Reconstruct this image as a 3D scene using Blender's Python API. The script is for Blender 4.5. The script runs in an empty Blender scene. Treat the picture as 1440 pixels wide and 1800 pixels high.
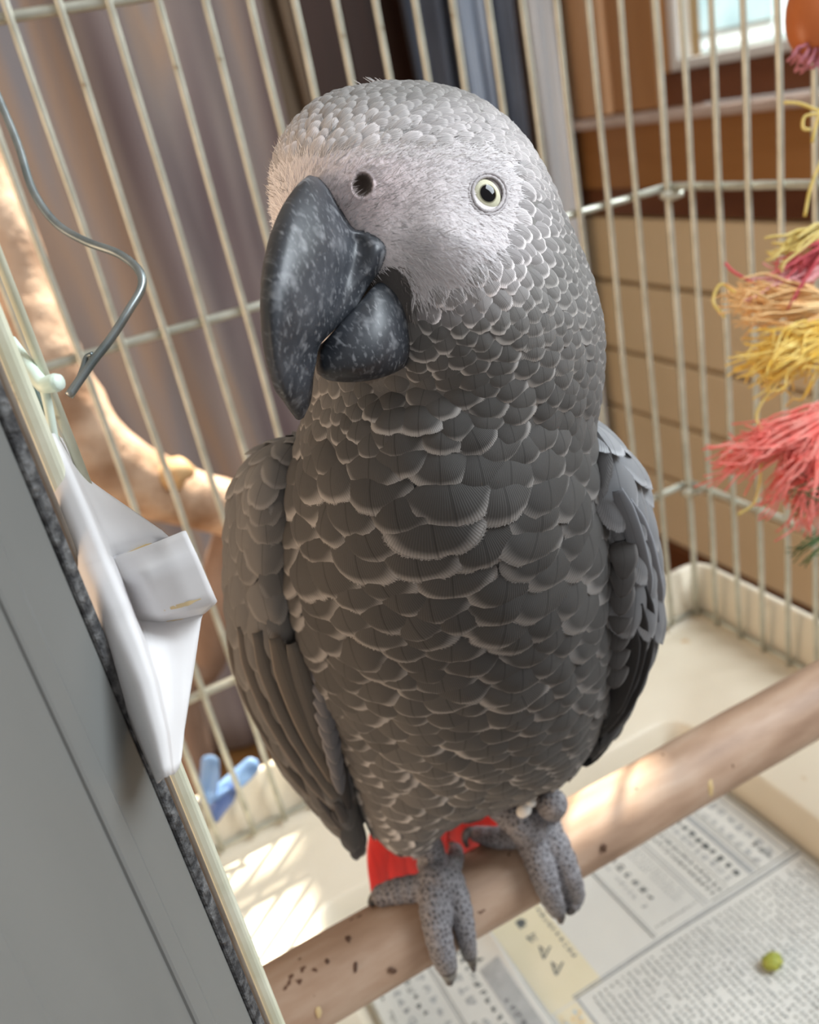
import bpy, math, random
import numpy as np
from mathutils import Vector, Matrix, noise as mnoise
random.seed(7); rng = np.random.default_rng(7)
S = bpy.context.scene
C = S.collection

# ------------------------------------------------------------------ camera
CAM = np.array([0.0, 0.0, 1.35])
FPX = 1543.2
YAW, PITCH, ROLL = 0.3672, 0.43216, -0.21674
def cam_axes():
    cy, sy = math.cos(YAW), math.sin(YAW)
    F = np.array([sy*math.cos(PITCH), cy*math.cos(PITCH), -math.sin(PITCH)])
    R = np.array([cy, -sy, 0.0]); U = np.cross(R, F)
    cr, sr = math.cos(ROLL), math.sin(ROLL)
    return cr*R+sr*U, -sr*R+cr*U, F
AX_R, AX_U, AX_F = cam_axes()
cam = bpy.data.cameras.new('camera'); camo = bpy.data.objects.new('camera', cam); C.objects.link(camo)
m = Matrix.Identity(4)
for i in range(3):
    m[i][0], m[i][1], m[i][2], m[i][3] = AX_R[i], AX_U[i], -AX_F[i], CAM[i]
camo.matrix_world = m
cam.sensor_fit = 'HORIZONTAL'; cam.sensor_width = 36; cam.lens = 36*FPX/1440
cam.clip_start = 0.005
cam.dof.use_dof = True; cam.dof.focus_distance = 0.172; cam.dof.aperture_fstop = cam.lens/1.8
S.camera = camo

# ------------------------------------------------------------------ light
W = bpy.data.worlds.new('World'); S.world = W; W.use_nodes = True
bg = W.node_tree.nodes['Background']; bg.inputs[0].default_value = (0.97, 0.93, 0.90, 1); bg.inputs[1].default_value = 0.40
S.view_settings.view_transform = 'Standard'; S.view_settings.look = 'None'
S.view_settings.gamma = 1; S.view_settings.use_curve_mapping = False
S.view_settings.exposure = 0.2
def area(name, loc, target, sx, sy, power, col):
    l = bpy.data.lights.new(name, 'AREA'); l.shape = 'RECTANGLE'; l.size = sx; l.size_y = sy
    l.energy = power; l.color = col
    o = bpy.data.objects.new(name, l); C.objects.link(o)
    o.location = loc
    o.rotation_euler = (Vector(target)-Vector(loc)).to_track_quat('-Z', 'Y').to_euler()
    return o
area('daylight_fill_right', (1.15, -0.25, 2.15), (0.1, 0.2, 1.3), 0.8, 0.9, 30, (0.86, 0.94, 1.0))  # added area lamp, out of view: cool daylight fill from upper right
area('bounce_fill_left', (-1.1, 0.25, 1.15), (0.1, 0.25, 1.2), 0.8, 1.0, 12, (1.0, 0.68, 0.42))  # added warm lamp standing in for sunlight bounced from the left
area('house_fill', (1.9, 2.4, 3.2), (3.2, 2.6, 1.6), 1.5, 1.5, 170, (0.95, 1.0, 1.0))  # added lamp that brightens the house wall outside
sl = bpy.data.lights.new('sun', 'SUN'); sl.energy = 16; sl.angle = 0.012; sl.color = (1.0, 0.90, 0.74)
so = bpy.data.objects.new('sun', sl); C.objects.link(so)
SUN_DIR = Vector((-0.45, -0.35, -0.80)).normalized()      # direction the light travels
so.rotation_euler = SUN_DIR.to_track_quat('-Z', 'Y').to_euler(); so.location = (1, 2, 4)

# ------------------------------------------------------------------ pixel helpers
def ray(x, y):
    a = (np.asarray(x, float)-720)/FPX; b = -(np.asarray(y, float)-900)/FPX
    return a[..., None]*AX_R + b[..., None]*AX_U + AX_F
def at(x, y, t): return CAM + np.asarray(t, float)[..., None]*ray(x, y)
def onX(x, y, X): r = ray(x, y); return CAM + r*(X/r[0])
def onY(x, y, Y): r = ray(x, y); return CAM + r*(Y/r[1])
def onZ(x, y, Z): r = ray(x, y); return CAM + r*((Z-CAM[2])/r[2])
def to_px(P):
    d = np.asarray(P)-CAM; z = d@AX_F
    return 720+FPX*(d@AX_R)/z, 900-FPX*(d@AX_U)/z, z

# ------------------------------------------------------------------ materials
def nodes(name):
    mt = bpy.data.materials.new(name); mt.use_nodes = True
    nt = mt.node_tree; b = nt.nodes['Principled BSDF']
    return mt, nt, b
def N(nt, typ, **kw):
    n = nt.nodes.new(typ)
    for k, v in kw.items():
        if k.startswith('i_'): n.inputs[k[2:].replace('_', ' ')].default_value = v
        else: setattr(n, k, v)
    return n
def L(nt, a, b): nt.links.new(a, b)
def rgba(c): return (c[0], c[1], c[2], 1)
def ramp(nt, stops):
    r = nt.nodes.new('ShaderNodeValToRGB'); e = r.color_ramp.elements
    while len(e) < len(stops): e.new(0.5)
    for i, (p, c) in enumerate(stops): e[i].position = p; e[i].color = rgba(c) if len(c) == 3 else c
    return r
def coords(nt, scale=(1, 1, 1), kind='Object'):
    tc = N(nt, 'ShaderNodeTexCoord'); mp = N(nt, 'ShaderNodeMapping'); mp.inputs['Scale'].default_value = scale
    L(nt, tc.outputs[kind], mp.inputs['Vector']); return mp.outputs['Vector']
def bump(nt, b, h, strength, dist=0.001):
    bp = N(nt, 'ShaderNodeBump'); bp.inputs['Strength'].default_value = strength; bp.inputs['Distance'].default_value = dist
    L(nt, h, bp.inputs['Height']); L(nt, bp.outputs['Normal'], b.inputs['Normal'])
def noisy(name, c1, c2, scale=30, rough=0.6, metal=0.0, bstr=0.0, bdist=0.001, stretch=(1, 1, 1), detail=5, lo=0.35, hi=0.65, spec=0.5, extra=None):
    mt, nt, b = nodes(name)
    v = coords(nt, stretch)
    nz = N(nt, 'ShaderNodeTexNoise'); nz.inputs['Scale'].default_value = scale; nz.inputs['Detail'].default_value = detail
    L(nt, v, nz.inputs['Vector'])
    rp = ramp(nt, [(lo, c1), (hi, c2)]); L(nt, nz.outputs['Fac'], rp.inputs['Fac'])
    col = rp.outputs['Color']
    if extra:   # (colour, scale, threshold) of blotches with their own shape
        for (ec, es, th) in extra:
            n2 = N(nt, 'ShaderNodeTexNoise'); n2.inputs['Scale'].default_value = es; n2.inputs['Detail'].default_value = 3
            L(nt, v, n2.inputs['Vector'])
            r2 = ramp(nt, [(th, (0, 0, 0)), (th+0.06, (1, 1, 1))]); L(nt, n2.outputs['Fac'], r2.inputs['Fac'])
            mx = N(nt, 'ShaderNodeMix', data_type='RGBA'); L(nt, r2.outputs['Color'], mx.inputs['Factor'])
            L(nt, col, mx.inputs['A']); mx.inputs['B'].default_value = rgba(ec); col = mx.outputs['Result']
    L(nt, col, b.inputs['Base Color'])
    b.inputs['Roughness'].default_value = rough; b.inputs['Metallic'].default_value = metal
    b.inputs['Specular IOR Level'].default_value = spec
    if bstr: bump(nt, b, nz.outputs['Fac'], bstr, bdist)
    return mt
def wood(name, c1, c2, scale=(1, 1, 1), rough=0.45, dist=3.0, ws=6):
    mt, nt, b = nodes(name)
    v = coords(nt, scale)
    w = N(nt, 'ShaderNodeTexNoise'); w.inputs['Scale'].default_value = ws; w.inputs['Detail'].default_value = 6; w.inputs['Distortion'].default_value = dist*0.3
    L(nt, v, w.inputs['Vector'])
    rp = ramp(nt, [(0.3, c1), (0.7, c2)]); L(nt, w.outputs['Fac'], rp.inputs['Fac']); L(nt, rp.outputs['Color'], b.inputs['Base Color'])
    b.inputs['Roughness'].default_value = rough
    bump(nt, b, w.outputs['Fac'], 0.15, 0.002)
    return mt
MAT = {}
MAT['bar'] = noisy('cage_wire', (0.44, 0.44, 0.37), (0.60, 0.60, 0.52), 60, 0.30, 0.5, 0.1, 0.0005, extra=[((0.26, 0.20, 0.13), 90, 0.69)])
MAT['bar_cream'] = noisy('cream_post', (0.62, 0.63, 0.48), (0.74, 0.74, 0.60), 90, 0.5, 0.0, 0.3, 0.0006, extra=[((0.36, 0.34, 0.26), 160, 0.66)])
MAT['mint'] = noisy('mint_plastic', (0.66, 0.78, 0.68), (0.74, 0.84, 0.76), 60, 0.35)
MAT['tray'] = noisy('tray_plastic', (0.69, 0.62, 0.49), (0.77, 0.70, 0.57), 9, 0.42, 0, 0.05, 0.001, extra=[((0.55, 0.34, 0.14), 42, 0.735), ((0.50, 0.43, 0.33), 25, 0.72)])
MAT['perch'] = wood('perch_wood', (0.27, 0.175, 0.115), (0.44, 0.32, 0.235), (6, 26, 26), 0.6, 2, 3)
MAT['bark'] = noisy('driftwood', (0.27, 0.15, 0.085), (0.60, 0.43, 0.31), 26, 0.75, 0, 0.9, 0.008, (1, 1, 1), 8)
MAT['galv'] = noisy('galvanised_door', (0.17, 0.175, 0.17), (0.225, 0.23, 0.222), 14, 0.45, 0.3, 0.05, 0.001, (1, 1, 0.25))
MAT['rough_edge'] = noisy('gritty_edge', (0.03, 0.03, 0.032), (0.16, 0.16, 0.16), 420, 0.8, 0, 0.9, 0.002, lo=0.42, hi=0.68)
MAT['beige_strip'] = noisy('beige_strip', (0.30, 0.27, 0.23), (0.37, 0.34, 0.29), 40, 0.6)
MAT['wire'] = noisy('steel_wire', (0.20, 0.24, 0.25), (0.33, 0.37, 0.38), 120, 0.35, 0.75, 0.15, 0.0004, extra=[((0.16, 0.11, 0.07), 60, 0.62)])
MAT['white_sheet'] = noisy('white_sheet', (0.67, 0.66, 0.67), (0.73, 0.72, 0.72), 30, 0.55, 0, 0.1, 0.001, extra=[((0.52, 0.43, 0.36), 60, 0.70)])
MAT['stain'] = noisy('stain', (0.60, 0.42, 0.18), (0.66, 0.52, 0.30), 60, 0.6)
MAT['peg'] = noisy('blue_plastic', (0.30, 0.52, 0.90), (0.40, 0.62, 0.95), 30, 0.25)
MAT['peg'].node_tree.nodes['Principled BSDF'].inputs['Transmission Weight'].default_value = 0.35
MAT['peg_dark'] = noisy('blue_plastic_dark', (0.10, 0.17, 0.42), (0.14, 0.22, 0.50), 30, 0.3)
MAT['paper'] = noisy('newsprint', (0.60, 0.60, 0.57), (0.68, 0.675, 0.63), 12, 0.8)
MAT['paper_warm'] = noisy('newsprint_cream', (0.70, 0.64, 0.46), (0.74, 0.68, 0.52), 30, 0.8)
MAT['ink'] = noisy('ink', (0.10, 0.11, 0.11), (0.16, 0.17, 0.17), 200, 0.9)
MAT['ink_pale'] = noisy('ink_pale', (0.36, 0.37, 0.37), (0.44, 0.45, 0.45), 200, 0.9)
MAT['ink_blue'] = noisy('ink_blue', (0.40, 0.52, 0.62), (0.50, 0.60, 0.68), 200, 0.9)
MAT['ink_orange'] = noisy('ink_orange', (0.72, 0.52, 0.26), (0.78, 0.60, 0.34), 200, 0.9)
MAT['pea'] = noisy('green_crumb', (0.26, 0.30, 0.03), (0.42, 0.42, 0.08), 500, 0.5, 0, 0.6, 0.001)
MAT['wood_frame'] = wood('window_wood', (0.38, 0.18, 0.065), (0.52, 0.27, 0.11), (1, 1, 0.2), 0.4, 3, 9)
MAT['wood_casing'] = wood('window_casing', (0.60, 0.35, 0.18), (0.72, 0.46, 0.27), (1, 1, 0.15), 0.4, 3, 9)
MAT['wood_dark'] = wood('dark_wood', (0.12, 0.04, 0.015), (0.20, 0.075, 0.03), (1, 0.2, 1), 0.4, 3, 9)
MAT['wood_apron'] = wood('apron_wood', (0.36, 0.16, 0.045), (0.46, 0.22, 0.075), (1, 0.15, 1), 0.4, 3, 9)
MAT['sill'] = noisy('sill', (0.55, 0.43, 0.36), (0.64, 0.52, 0.45), 20, 0.4)
MAT['tan'] = noisy('tan_board', (0.82, 0.65, 0.40), (0.88, 0.70, 0.45), 4, 0.6, 0, 0.05, 0.001)
MAT['groove'] = noisy('groove', (0.36, 0.26, 0.13), (0.40, 0.29, 0.15), 8, 0.7)
MAT['white_frame'] = noisy('white_frame', (0.72, 0.72, 0.70), (0.78, 0.78, 0.76), 8, 0.4)
MAT['floor'] = wood('floor_wood', (0.20, 0.095, 0.03), (0.30, 0.15, 0.05), (3, 0.5, 1), 0.45, 2, 4)
MAT['plaster'] = noisy('plaster', (0.30, 0.24, 0.20), (0.36, 0.29, 0.24), 6, 0.9)
MAT['drape_dark'] = noisy('dark_door', (0.022, 0.008, 0.004), (0.045, 0.014, 0.006), 5, 0.6, stretch=(3, 3, 0.3))
MAT['denim'] = noisy('blue_grey_curtain', (0.05, 0.06, 0.085), (0.11, 0.125, 0.16), 12, 0.9, stretch=(2, 2, 0.3))
MAT['denim_light'] = noisy('pale_blue_curtain', (0.26, 0.32, 0.42), (0.36, 0.42, 0.52), 12, 0.9, stretch=(2, 2, 0.3))
MAT['sheer'] = noisy('white_curtain', (0.55, 0.57, 0.60), (0.66, 0.67, 0.68), 10, 0.9, stretch=(2, 2, 0.3))

# ------------------------------------------------------------------ mesh helpers
def mesh_np(name, V, F, smooth=True):
    me = bpy.data.meshes.new(name)
    me.from_pydata([tuple(v) for v in np.asarray(V, float)], [], [tuple(int(i) for i in f) for f in F])
    if smooth: me.polygons.foreach_set('use_smooth', [True]*len(me.polygons))
    me.update(); return me
def put(name, me, mat=None, parent=None, label=None, cat=None, group=None, kind=None):
    o = bpy.data.objects.new(name, me); C.objects.link(o)
    if mat is not None and me is not None and len(me.materials) == 0: me.materials.append(mat)
    if parent is not None:
        o.parent = parent
        o.matrix_parent_inverse = Matrix.Translation(-Vector(root_of(parent)))
    for k, v in (('label', label), ('category', cat), ('group', group), ('kind', kind)):
        if v: o[k] = v
    return o
ROOT = {}
def root_of(p): return ROOT.get(p.name, (0, 0, 0))
def empty(name, loc, label, cat, group=None):
    o = bpy.data.objects.new(name, None); C.objects.link(o); o.location = loc; o.empty_display_size = 0.02
    ROOT[o.name] = tuple(loc); o['label'] = label; o['category'] = cat
    if group: o['group'] = group
    return o
class MB:
    def __init__(s): s.V = []; s.F = []
    def add(s, V, F):
        n = len(s.V); s.V.extend([tuple(v) for v in V]); s.F.extend([tuple(int(i)+n for i in f) for f in F]); return s
    def box(s, a, b):
        x0, y0, z0 = a; x1, y1, z1 = b
        V = [(x0,y0,z0),(x1,y0,z0),(x1,y1,z0),(x0,y1,z0),(x0,y0,z1),(x1,y0,z1),(x1,y1,z1),(x0,y1,z1)]
        return s.add(V, [(0,3,2,1),(4,5,6,7),(0,1,5,4),(1,2,6,5),(2,3,7,6),(3,0,4,7)])
    def tube(s, P, R, n=10, cap=True):
        P = np.asarray(P, float); R = np.broadcast_to(np.asarray(R, float), (len(P),))
        T = np.gradient(P, axis=0); T /= np.linalg.norm(T, axis=1)[:, None]+1e-12
        up = np.array([0.31, 0.2, 0.93]); a = np.cross(T[0], up); a /= np.linalg.norm(a)
        V = []
        for i in range(len(P)):
            a = a-T[i]*(a@T[i]); a /= np.linalg.norm(a); b = np.cross(T[i], a)
            for k in range(n):
                q = 2*math.pi*k/n; V.append(P[i]+R[i]*(math.cos(q)*a+math.sin(q)*b))
        F = [(i*n+k, i*n+(k+1) % n, (i+1)*n+(k+1) % n, (i+1)*n+k) for i in range(len(P)-1) for k in range(n)]
        if cap:
            V.append(P[0]); V.append(P[-1]); c0 = len(V)-2
            F += [(c0, (k+1) % n, k) for k in range(n)]
            o = (len(P)-1)*n; F += [(c0+1, o+k, o+(k+1) % n) for k in range(n)]
        return s.add(V, F)
    def me(s, name, smooth=True): return mesh_np(name, s.V, s.F, smooth)
def crom(P, m):
    """Catmull-Rom through the points P, m samples per span."""
    P = np.asarray(P, float); out = []
    Q = np.vstack([2*P[0]-P[1], P, 2*P[-1]-P[-2]])
    for i in range(1, len(Q)-2):
        for k in range(m):
            t = k/m; a, b, c, d = Q[i-1], Q[i], Q[i+1], Q[i+2]
            out.append(0.5*((2*b)+(c-a)*t+(2*a-5*b+4*c-d)*t*t+(3*b-a-3*c+d)*t**3))
    out.append(P[-1]); return np.array(out)
def pinterp(x, xs, ys):
    """smooth (pchip-like) interpolation."""
    xs = np.asarray(xs, float); ys = np.asarray(ys, float); x = np.asarray(x, float)
    h = np.diff(xs); d = np.diff(ys)/h; mm = np.zeros_like(ys)
    mm[1:-1] = np.where(d[1:]*d[:-1] > 0, 2*d[1:]*d[:-1]/(d[1:]+d[:-1]+1e-15), 0)
    mm[0] = d[0]; mm[-1] = d[-1]
    i = np.clip(np.searchsorted(xs, x)-1, 0, len(h)-1); t = np.clip((x-xs[i])/h[i], 0, 1)
    return ((2*t**3-3*t**2+1)*ys[i]+(t**3-2*t**2+t)*h[i]*mm[i]+(-2*t**3+3*t**2)*ys[i+1]+(t**3-t**2)*h[i]*mm[i+1])
def fbm(P, scale, octv=3):
    return np.array([mnoise.fractal(Vector(p)*scale, 1.0, 2.0, octv) for p in P])
def bevel(o, w=0.002, seg=2):
    b = o.modifiers.new('bevel', 'BEVEL'); b.width = w; b.segments = seg; b.limit_method = 'ANGLE'
    return o
Z0 = CAM[2]
Y0 = 0.427; XC = 0.857*Y0

# ------------------------------------------------------------------ the room
def struct(name, mb, mat, smooth=False):
    return put(name, mb.me(name, smooth), mat, kind='structure')
XW = 1.4
struct('floor', MB().box((-2.2, -0.6, -0.05), (2.0, 2.4, 0.0)), MAT['floor'])
struct('wall_back', MB().box((-2.2, 2.05, 0), (1.62, 2.15, 2.5)), MAT['plaster'])
wr = struct('wall_right', MB().box((XW+0.02, -0.6, 0), (XW+0.14, 2.05, 1.01)).box((XW+0.02, 1.66, 1.01), (XW+0.14, 2.05, 2.5)).box((XW+0.02, -0.6, 2.2), (XW+0.14, 1.66, 2.5)).box((XW+0.02, -0.6, 1.01), (XW+0.14, 0.3, 2.2)), MAT['groove'])
zs = [-0.355, -0.522, -0.706, -0.872, -1.036, -1.235]
for a, b in zip(zs[:-1], zs[1:]):
    o = put('board', MB().box((XW, -0.6, Z0+b+0.006), (XW+0.03, 2.0, Z0+a-0.006)).me('board', False), MAT['tan'], wr); bevel(o, 0.003)
struct('baseboard_right', MB().box((XW-0.012, -0.6, 0), (XW+0.03, 2.0, Z0-1.235)), MAT['wood_dark'])
struct('trim_1', MB().box((XW-0.004, -0.6, Z0-0.353), (XW+0.03, 2.0, Z0-0.292)), MAT['wood_dark'])
struct('trim_2', MB().box((XW-0.010, -0.6, Z0-0.290), (XW+0.03, 2.0, Z0-0.152)), MAT['wood_apron'])
bevel(struct('trim_3', MB().box((XW-0.045, -0.6, Z0-0.150), (XW+0.03, 1.97, Z0-0.130)), MAT['sill']), 0.004)
bevel(struct('trim_4', MB().box((XW-0.014, 1.80, Z0-0.128), (XW+0.03, 1.985, Z0+1.0)), MAT['wood_casing']), 0.006)
bevel(struct('trim_5', MB().box((XW-0.002, 1.64, Z0-0.128), (XW+0.06, 1.798, Z0+1.0)), MAT['wood_frame']), 0.006)
win = put('window_1', MB().box((XW+0.012, 0.3, Z0-0.128), (XW+0.06, 1.64, Z0-0.062)).me('window_1', False), MAT['wood_dark'], kind='structure')
fr = put('window_frame', MB().box((XW+0.02, 0.3, Z0-0.061), (XW+0.06, 1.625, Z0-0.040)).box((XW+0.02, 1.60, Z0-0.041), (XW+0.06, 1.625, Z0+0.9)).me('window_frame', False), MAT['white_frame'], win); bevel(fr, 0.003)
mt, nt, b = nodes('window_glass'); b.inputs['Base Color'].default_value = (1, 1, 1, 1); b.inputs['Roughness'].default_value = 0.05; b.inputs['Transmission Weight'].default_value = 1.0; b.inputs['IOR'].default_value = 1.1
put('pane', MB().box((XW+0.040, 0.3, Z0-0.040), (XW+0.044, 1.60, Z0+0.9)).me('pane', False), mt, win)
# neighbour's pale house seen through the window
nb = empty('neighbour_house', (3.2, 2.4, 0), 'pale house wall seen outside through the window', 'building')
mt, nt, b = nodes('outside_siding')
v = coords(nt, (1, 1, 1)); nz = N(nt, 'ShaderNodeTexNoise'); nz.inputs['Scale'].default_value = 7; L(nt, v, nz.inputs['Vector'])
rp = ramp(nt, [(0.35, (0.66, 0.78, 0.80)), (0.5, (0.82, 0.88, 0.85)), (0.65, (0.90, 0.93, 0.93))]); L(nt, nz.outputs['Fac'], rp.inputs['Fac'])
L(nt, rp.outputs['Color'], b.inputs['Base Color'])
put('house_wall', MB().box((3.2, -1.0, 0), (3.4, 5.5, 2.6)).me('house_wall', False), mt, nb)
for k in range(9):
    put('siding_board', MB().box((3.17, -1.0, 0.9+k*0.19), (3.2, 5.5, 1.07+k*0.19)).me('siding_board', False), mt, nb)
put('house_window', MB().box((3.15, 3.0, 1.35), (3.2, 3.45, 2.2)).me('house_window', False), noisy('outside_pane', (0.30, 0.42, 0.44), (0.42, 0.54, 0.55), 5, 0.1), nb)

# drapes hanging at the back of the room
def drape(name, x0, x1, yb, amp, folds, mat, label, z0=0.02, z1=2.35, seed=1, cat='curtain', lean=0.0):
    r = np.random.default_rng(seed); nx, nz = 140, 24
    u = np.linspace(0, 1, nx); ph = r.uniform(0, 6.28, 3)
    V = []
    for j in range(nz):
        w = j/(nz-1); z = z0+(z1-z0)*w
        y = yb+amp*(np.sin(u*folds*6.283+ph[0]+0.5*np.sin(w*2+ph[1]))+0.45*np.sin(u*folds*2.3*6.283+ph[2]+w))
        x = x0+(x1-x0)*u+lean*(1-w)+0.01*np.sin(w*5+u*9)
        V += list(np.stack([x, y, np.full(nx, z)], 1))
    F = [(j*nx+i, j*nx+i+1, (j+1)*nx+i+1, (j+1)*nx+i) for j in range(nz-1) for i in range(nx-1)]
    o = put(name, mesh_np(name, V, F), mat, None, label, cat)
    sd = o.modifiers.new('thick', 'SOLIDIFY'); sd.thickness = 0.004
    return o
# mauve drape woven with broad vertical bands
mt, nt, b = nodes('banded_drape')
v = coords(nt, (1, 1, 0.12)); nz = N(nt, 'ShaderNodeTexNoise'); nz.inputs['Scale'].default_value = 8.0; nz.inputs['Detail'].default_value = 2; L(nt, v, nz.inputs['Vector'])
rp = ramp(nt, [(0.32, (0.13, 0.10, 0.11)), (0.42, (0.21, 0.175, 0.18)), (0.50, (0.28, 0.24, 0.23)), (0.58, (0.36, 0.265, 0.205)), (0.68, (0.27, 0.255, 0.27))])
L(nt, nz.outputs['Fac'], rp.inputs['Fac']); L(nt, rp.outputs['Color'], b.inputs['Base Color']); b.inputs['Roughness'].default_value = 0.9
MAT['drape'] = mt
drape('drape', -0.75, 0.63, 1.80, 0.045, 3.3, MAT['drape'], 'mauve and brown banded drape hanging behind the driftwood branch', seed=3)
drape('drape', 0.575, 0.70, 1.90, 0.02, 1.1, noisy('olive_brown_cloth', (0.16, 0.115, 0.075), (0.22, 0.16, 0.11), 8, 0.9, stretch=(2, 2, 0.2)), 'olive brown drape edge beside the dark doorway', seed=9, lean=0.06)
put('door_1', MB().box((0.55, 1.99, 0.0), (1.02, 2.045, 2.1)).box((0.86, 1.985, 0.1), (0.98, 1.995, 2.0)).me('door_1', False), MAT['drape_dark'], kind='structure')
drape('curtain', 0.955, 1.235, 1.90, 0.02, 3.2, MAT['denim'], 'dark blue-grey curtain hanging next to the white curtain', seed=5)
drape('curtain', 1.055, 1.125, 1.845, 0.010, 1.2, MAT['denim_light'], 'narrow pale blue cloth hanging over the dark curtain', seed=6)
drape('curtain', 1.265, 1.365, 1.90, 0.012, 2.0, MAT['sheer'], 'white curtain gathered in the corner beside the wooden window casing', seed=8)

# ceiling added out of view, its holes cut to shape the sun patches
cl = MB()
OPEN = [(0.63, 0.90, 1.075, 1.28), (0.82, 0.893, 0.995, 1.05), (0.885, 0.935, 0.812, 0.838)]
gx = sorted({-2.2, 1.6}|{o[0] for o in OPEN}|{o[1] for o in OPEN}); gy = sorted({-0.1, 2.05}|{o[2] for o in OPEN}|{o[3] for o in OPEN})
for x0, x1 in zip(gx[:-1], gx[1:]):
    for y0, y1 in zip(gy[:-1], gy[1:]):
        if not any(o[0] <= x0 and x1 <= o[1] and o[2] <= y0 and y1 <= o[3] for o in OPEN): cl.box((x0, y0, 2.5), (x1, y1, 2.503))
struct('sun_mask', cl, MAT['white_frame'])

# ------------------------------------------------------------------ table under the cage
tb = empty('side_table', (0.13, 0.29, 0), 'low wooden table standing under the cage tray', 'table')
put('table_top', MB().box((-0.105, 0.15, Z0-0.44), (0.37, 0.43, Z0-0.412)).me('table_top', False), MAT['wood_apron'], tb)
for x in (-0.08, 0.31):
    for y in (0.17, 0.39): put('leg', MB().box((x, y, 0), (x+0.035, y+0.035, Z0-0.44)).me('leg', False), MAT['wood_apron'], tb)

# ------------------------------------------------------------------ cage
cage = empty('bird_cage', (0.13, 0.29, Z0-0.373), 'worn cream wire bird cage with upright bars around the grey parrot', 'cage')
zb, zt = Z0-0.3735, Z0+0.25
bar_me = {}
def bar_mesh(r, key):
    if key not in bar_me:
        k = 30; z = np.linspace(0, zt-zb, k)
        P = np.stack([0.00025*np.sin(z*47+1), 0.00025*np.cos(z*31), z], 1)
        bar_me[key] = MB().tube(P, r, 10).me('bar')
    return bar_me[key]
def bar(x, y, r=0.0017, key='thin'):
    o = put('bar', bar_mesh(r, key), MAT['bar'], cage); o.location = (x, y, zb); o.rotation_euler.z = random.uniform(0, 6); return o
for k in range(-6, 17): bar((0.0535+0.0468*k)*Y0, Y0)
for k in range(0, 14): bar(-0.1, Y0-0.0205*k)      # side wall behind the open door
bar(XC, Y0, 0.0021, 'corner')
for k in range(1, 17):
    y = Y0*(1.0-0.0495*k+0.003)
    if y > 0.15: bar(XC, y)
def rail(P, r=0.0021):
    P = np.asarray(P, float); Q = np.array([P[0]+(P[-1]-P[0])*t for t in np.linspace(0, 1, 16)]); Q[:, 2] += 0.0002*np.sin(np.arange(16)*1.7)
    put('rail', MB().tube(Q, r, 10).me('rail'), MAT['bar'], cage)
for z in (0.06, -0.0765, -0.27, -0.373, 0.25):
    r = 0.0023 if z > -0.37 else 0.0018
    rail([(-0.1, Y0+0.0035, Z0+z), (XC+0.002, Y0+0.0035, Z0+z)], r)
    rail([(XC+0.0035, Y0+0.004, Z0+z), (XC+0.0035, 0.15, Z0+z)], r)
    rail([(-0.1035, Y0+0.004, Z0+z), (-0.1035, 0.15, Z0+z)], r)
for z in (-0.0765, -0.27):    # weld lumps in the far corner
    put('weld', MB().tube([(XC-0.006, Y0-0.001, Z0+z-0.003), (XC+0.001, Y0-0.001, Z0+z-0.0045), (XC+0.006, Y0-0.006, Z0+z-0.004)], [0.002, 0.0034, 0.002], 8).me('weld'), MAT['bar'], cage)
# front door post (cream) with its thinner companion wire
xp = -0.0012
post = MB().box((xp-0.0024, 0.150, zb), (xp+0.0010, 0.155, zt))
o = put('door_post', post.me('door_post', False), MAT['bar_cream'], cage, label='cream painted front post of the cage'); bevel(o, 0.0012, 3)
put('post_wire', MB().tube([(0.0022, 0.160, Z0-0.075), (0.0022, 0.160, zt)], 0.0009, 10).me('post_wire'), MAT['bar_cream'], cage)
# pale hook on the post
P = crom([at(20, 598, 0.150), at(40, 628, 0.148), at(62, 660, 0.147), at(76, 676, 0.1465), at(92, 674, 0.146), at(106, 671, 0.1455)], 6)
R = np.interp(np.linspace(0, 1, len(P)), [0, 0.5, 0.75, 0.9, 1], [0.0009, 0.0013, 0.0015, 0.0016, 0.0013])
put('latch_hook', MB().tube(P, R, 12).me('latch_hook'), MAT['mint'], cage, label='pale mint latch hook on the front post')
P = crom([at(76, 676, 0.1465), at(86, 720, 0.148), at(94, 765, 0.150), at(104, 800, 0.152)], 5)
put('latch_wire', MB().tube(P, 0.0008, 10).me('latch_wire'), MAT['mint'], cage)
P = [at(36, 640, 0.168), at(86, 755, 0.168)]
put('latch_gap', MB().tube(crom([at(40, 640, 0.153), at(62, 690, 0.153), at(86, 755, 0.153)], 4), [0.0003]+[0.0010]*7+[0.0006], 8).me('latch_gap'), noisy('dark_green', (0.03, 0.06, 0.05), (0.05, 0.09, 0.07), 30, 0.5), cage)  # dark strip added for the dark green gap beside the post
# galvanised door swung open towards the viewer
door = put('cage_door', None, None, cage) if False else None
def wall_strip(name, x0, y0, x1, y1, th, mat, z0=zb+0.003, z1=zt-0.01, lab=None):
    d = np.array([x1-x0, y1-y0]); d /= np.linalg.norm(d); n = np.array([-d[1], d[0]])*th/2
    c = [(x0+n[0], y0+n[1]), (x1+n[0], y1+n[1]), (x1-n[0], y1-n[1]), (x0-n[0], y0-n[1])]
    V = [(x, y, z0) for x, y in c]+[(x, y, z1) for x, y in c]
    return put(name, MB().add(V, [(3,2,1,0),(4,5,6,7),(0,1,5,4),(1,2,6,5),(2,3,7,6),(3,0,4,7)]).me(name, False), mat, cage, label=lab)
A = np.array([-0.0049, 0.139]); B = np.array([-0.082, 0.040])
def ab(t): return A+(B-A)*t
bevel(wall_strip('door_panel', *ab(0.022), *ab(1.0), 0.002, MAT['galv'], lab='grey galvanised door panel swung open'), 0.0008)
bevel(wall_strip('door_edge', *ab(0.0), *ab(0.022), 0.0030, MAT['rough_edge'], lab='dark gritty edge of the open door'), 0.0006)
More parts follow.
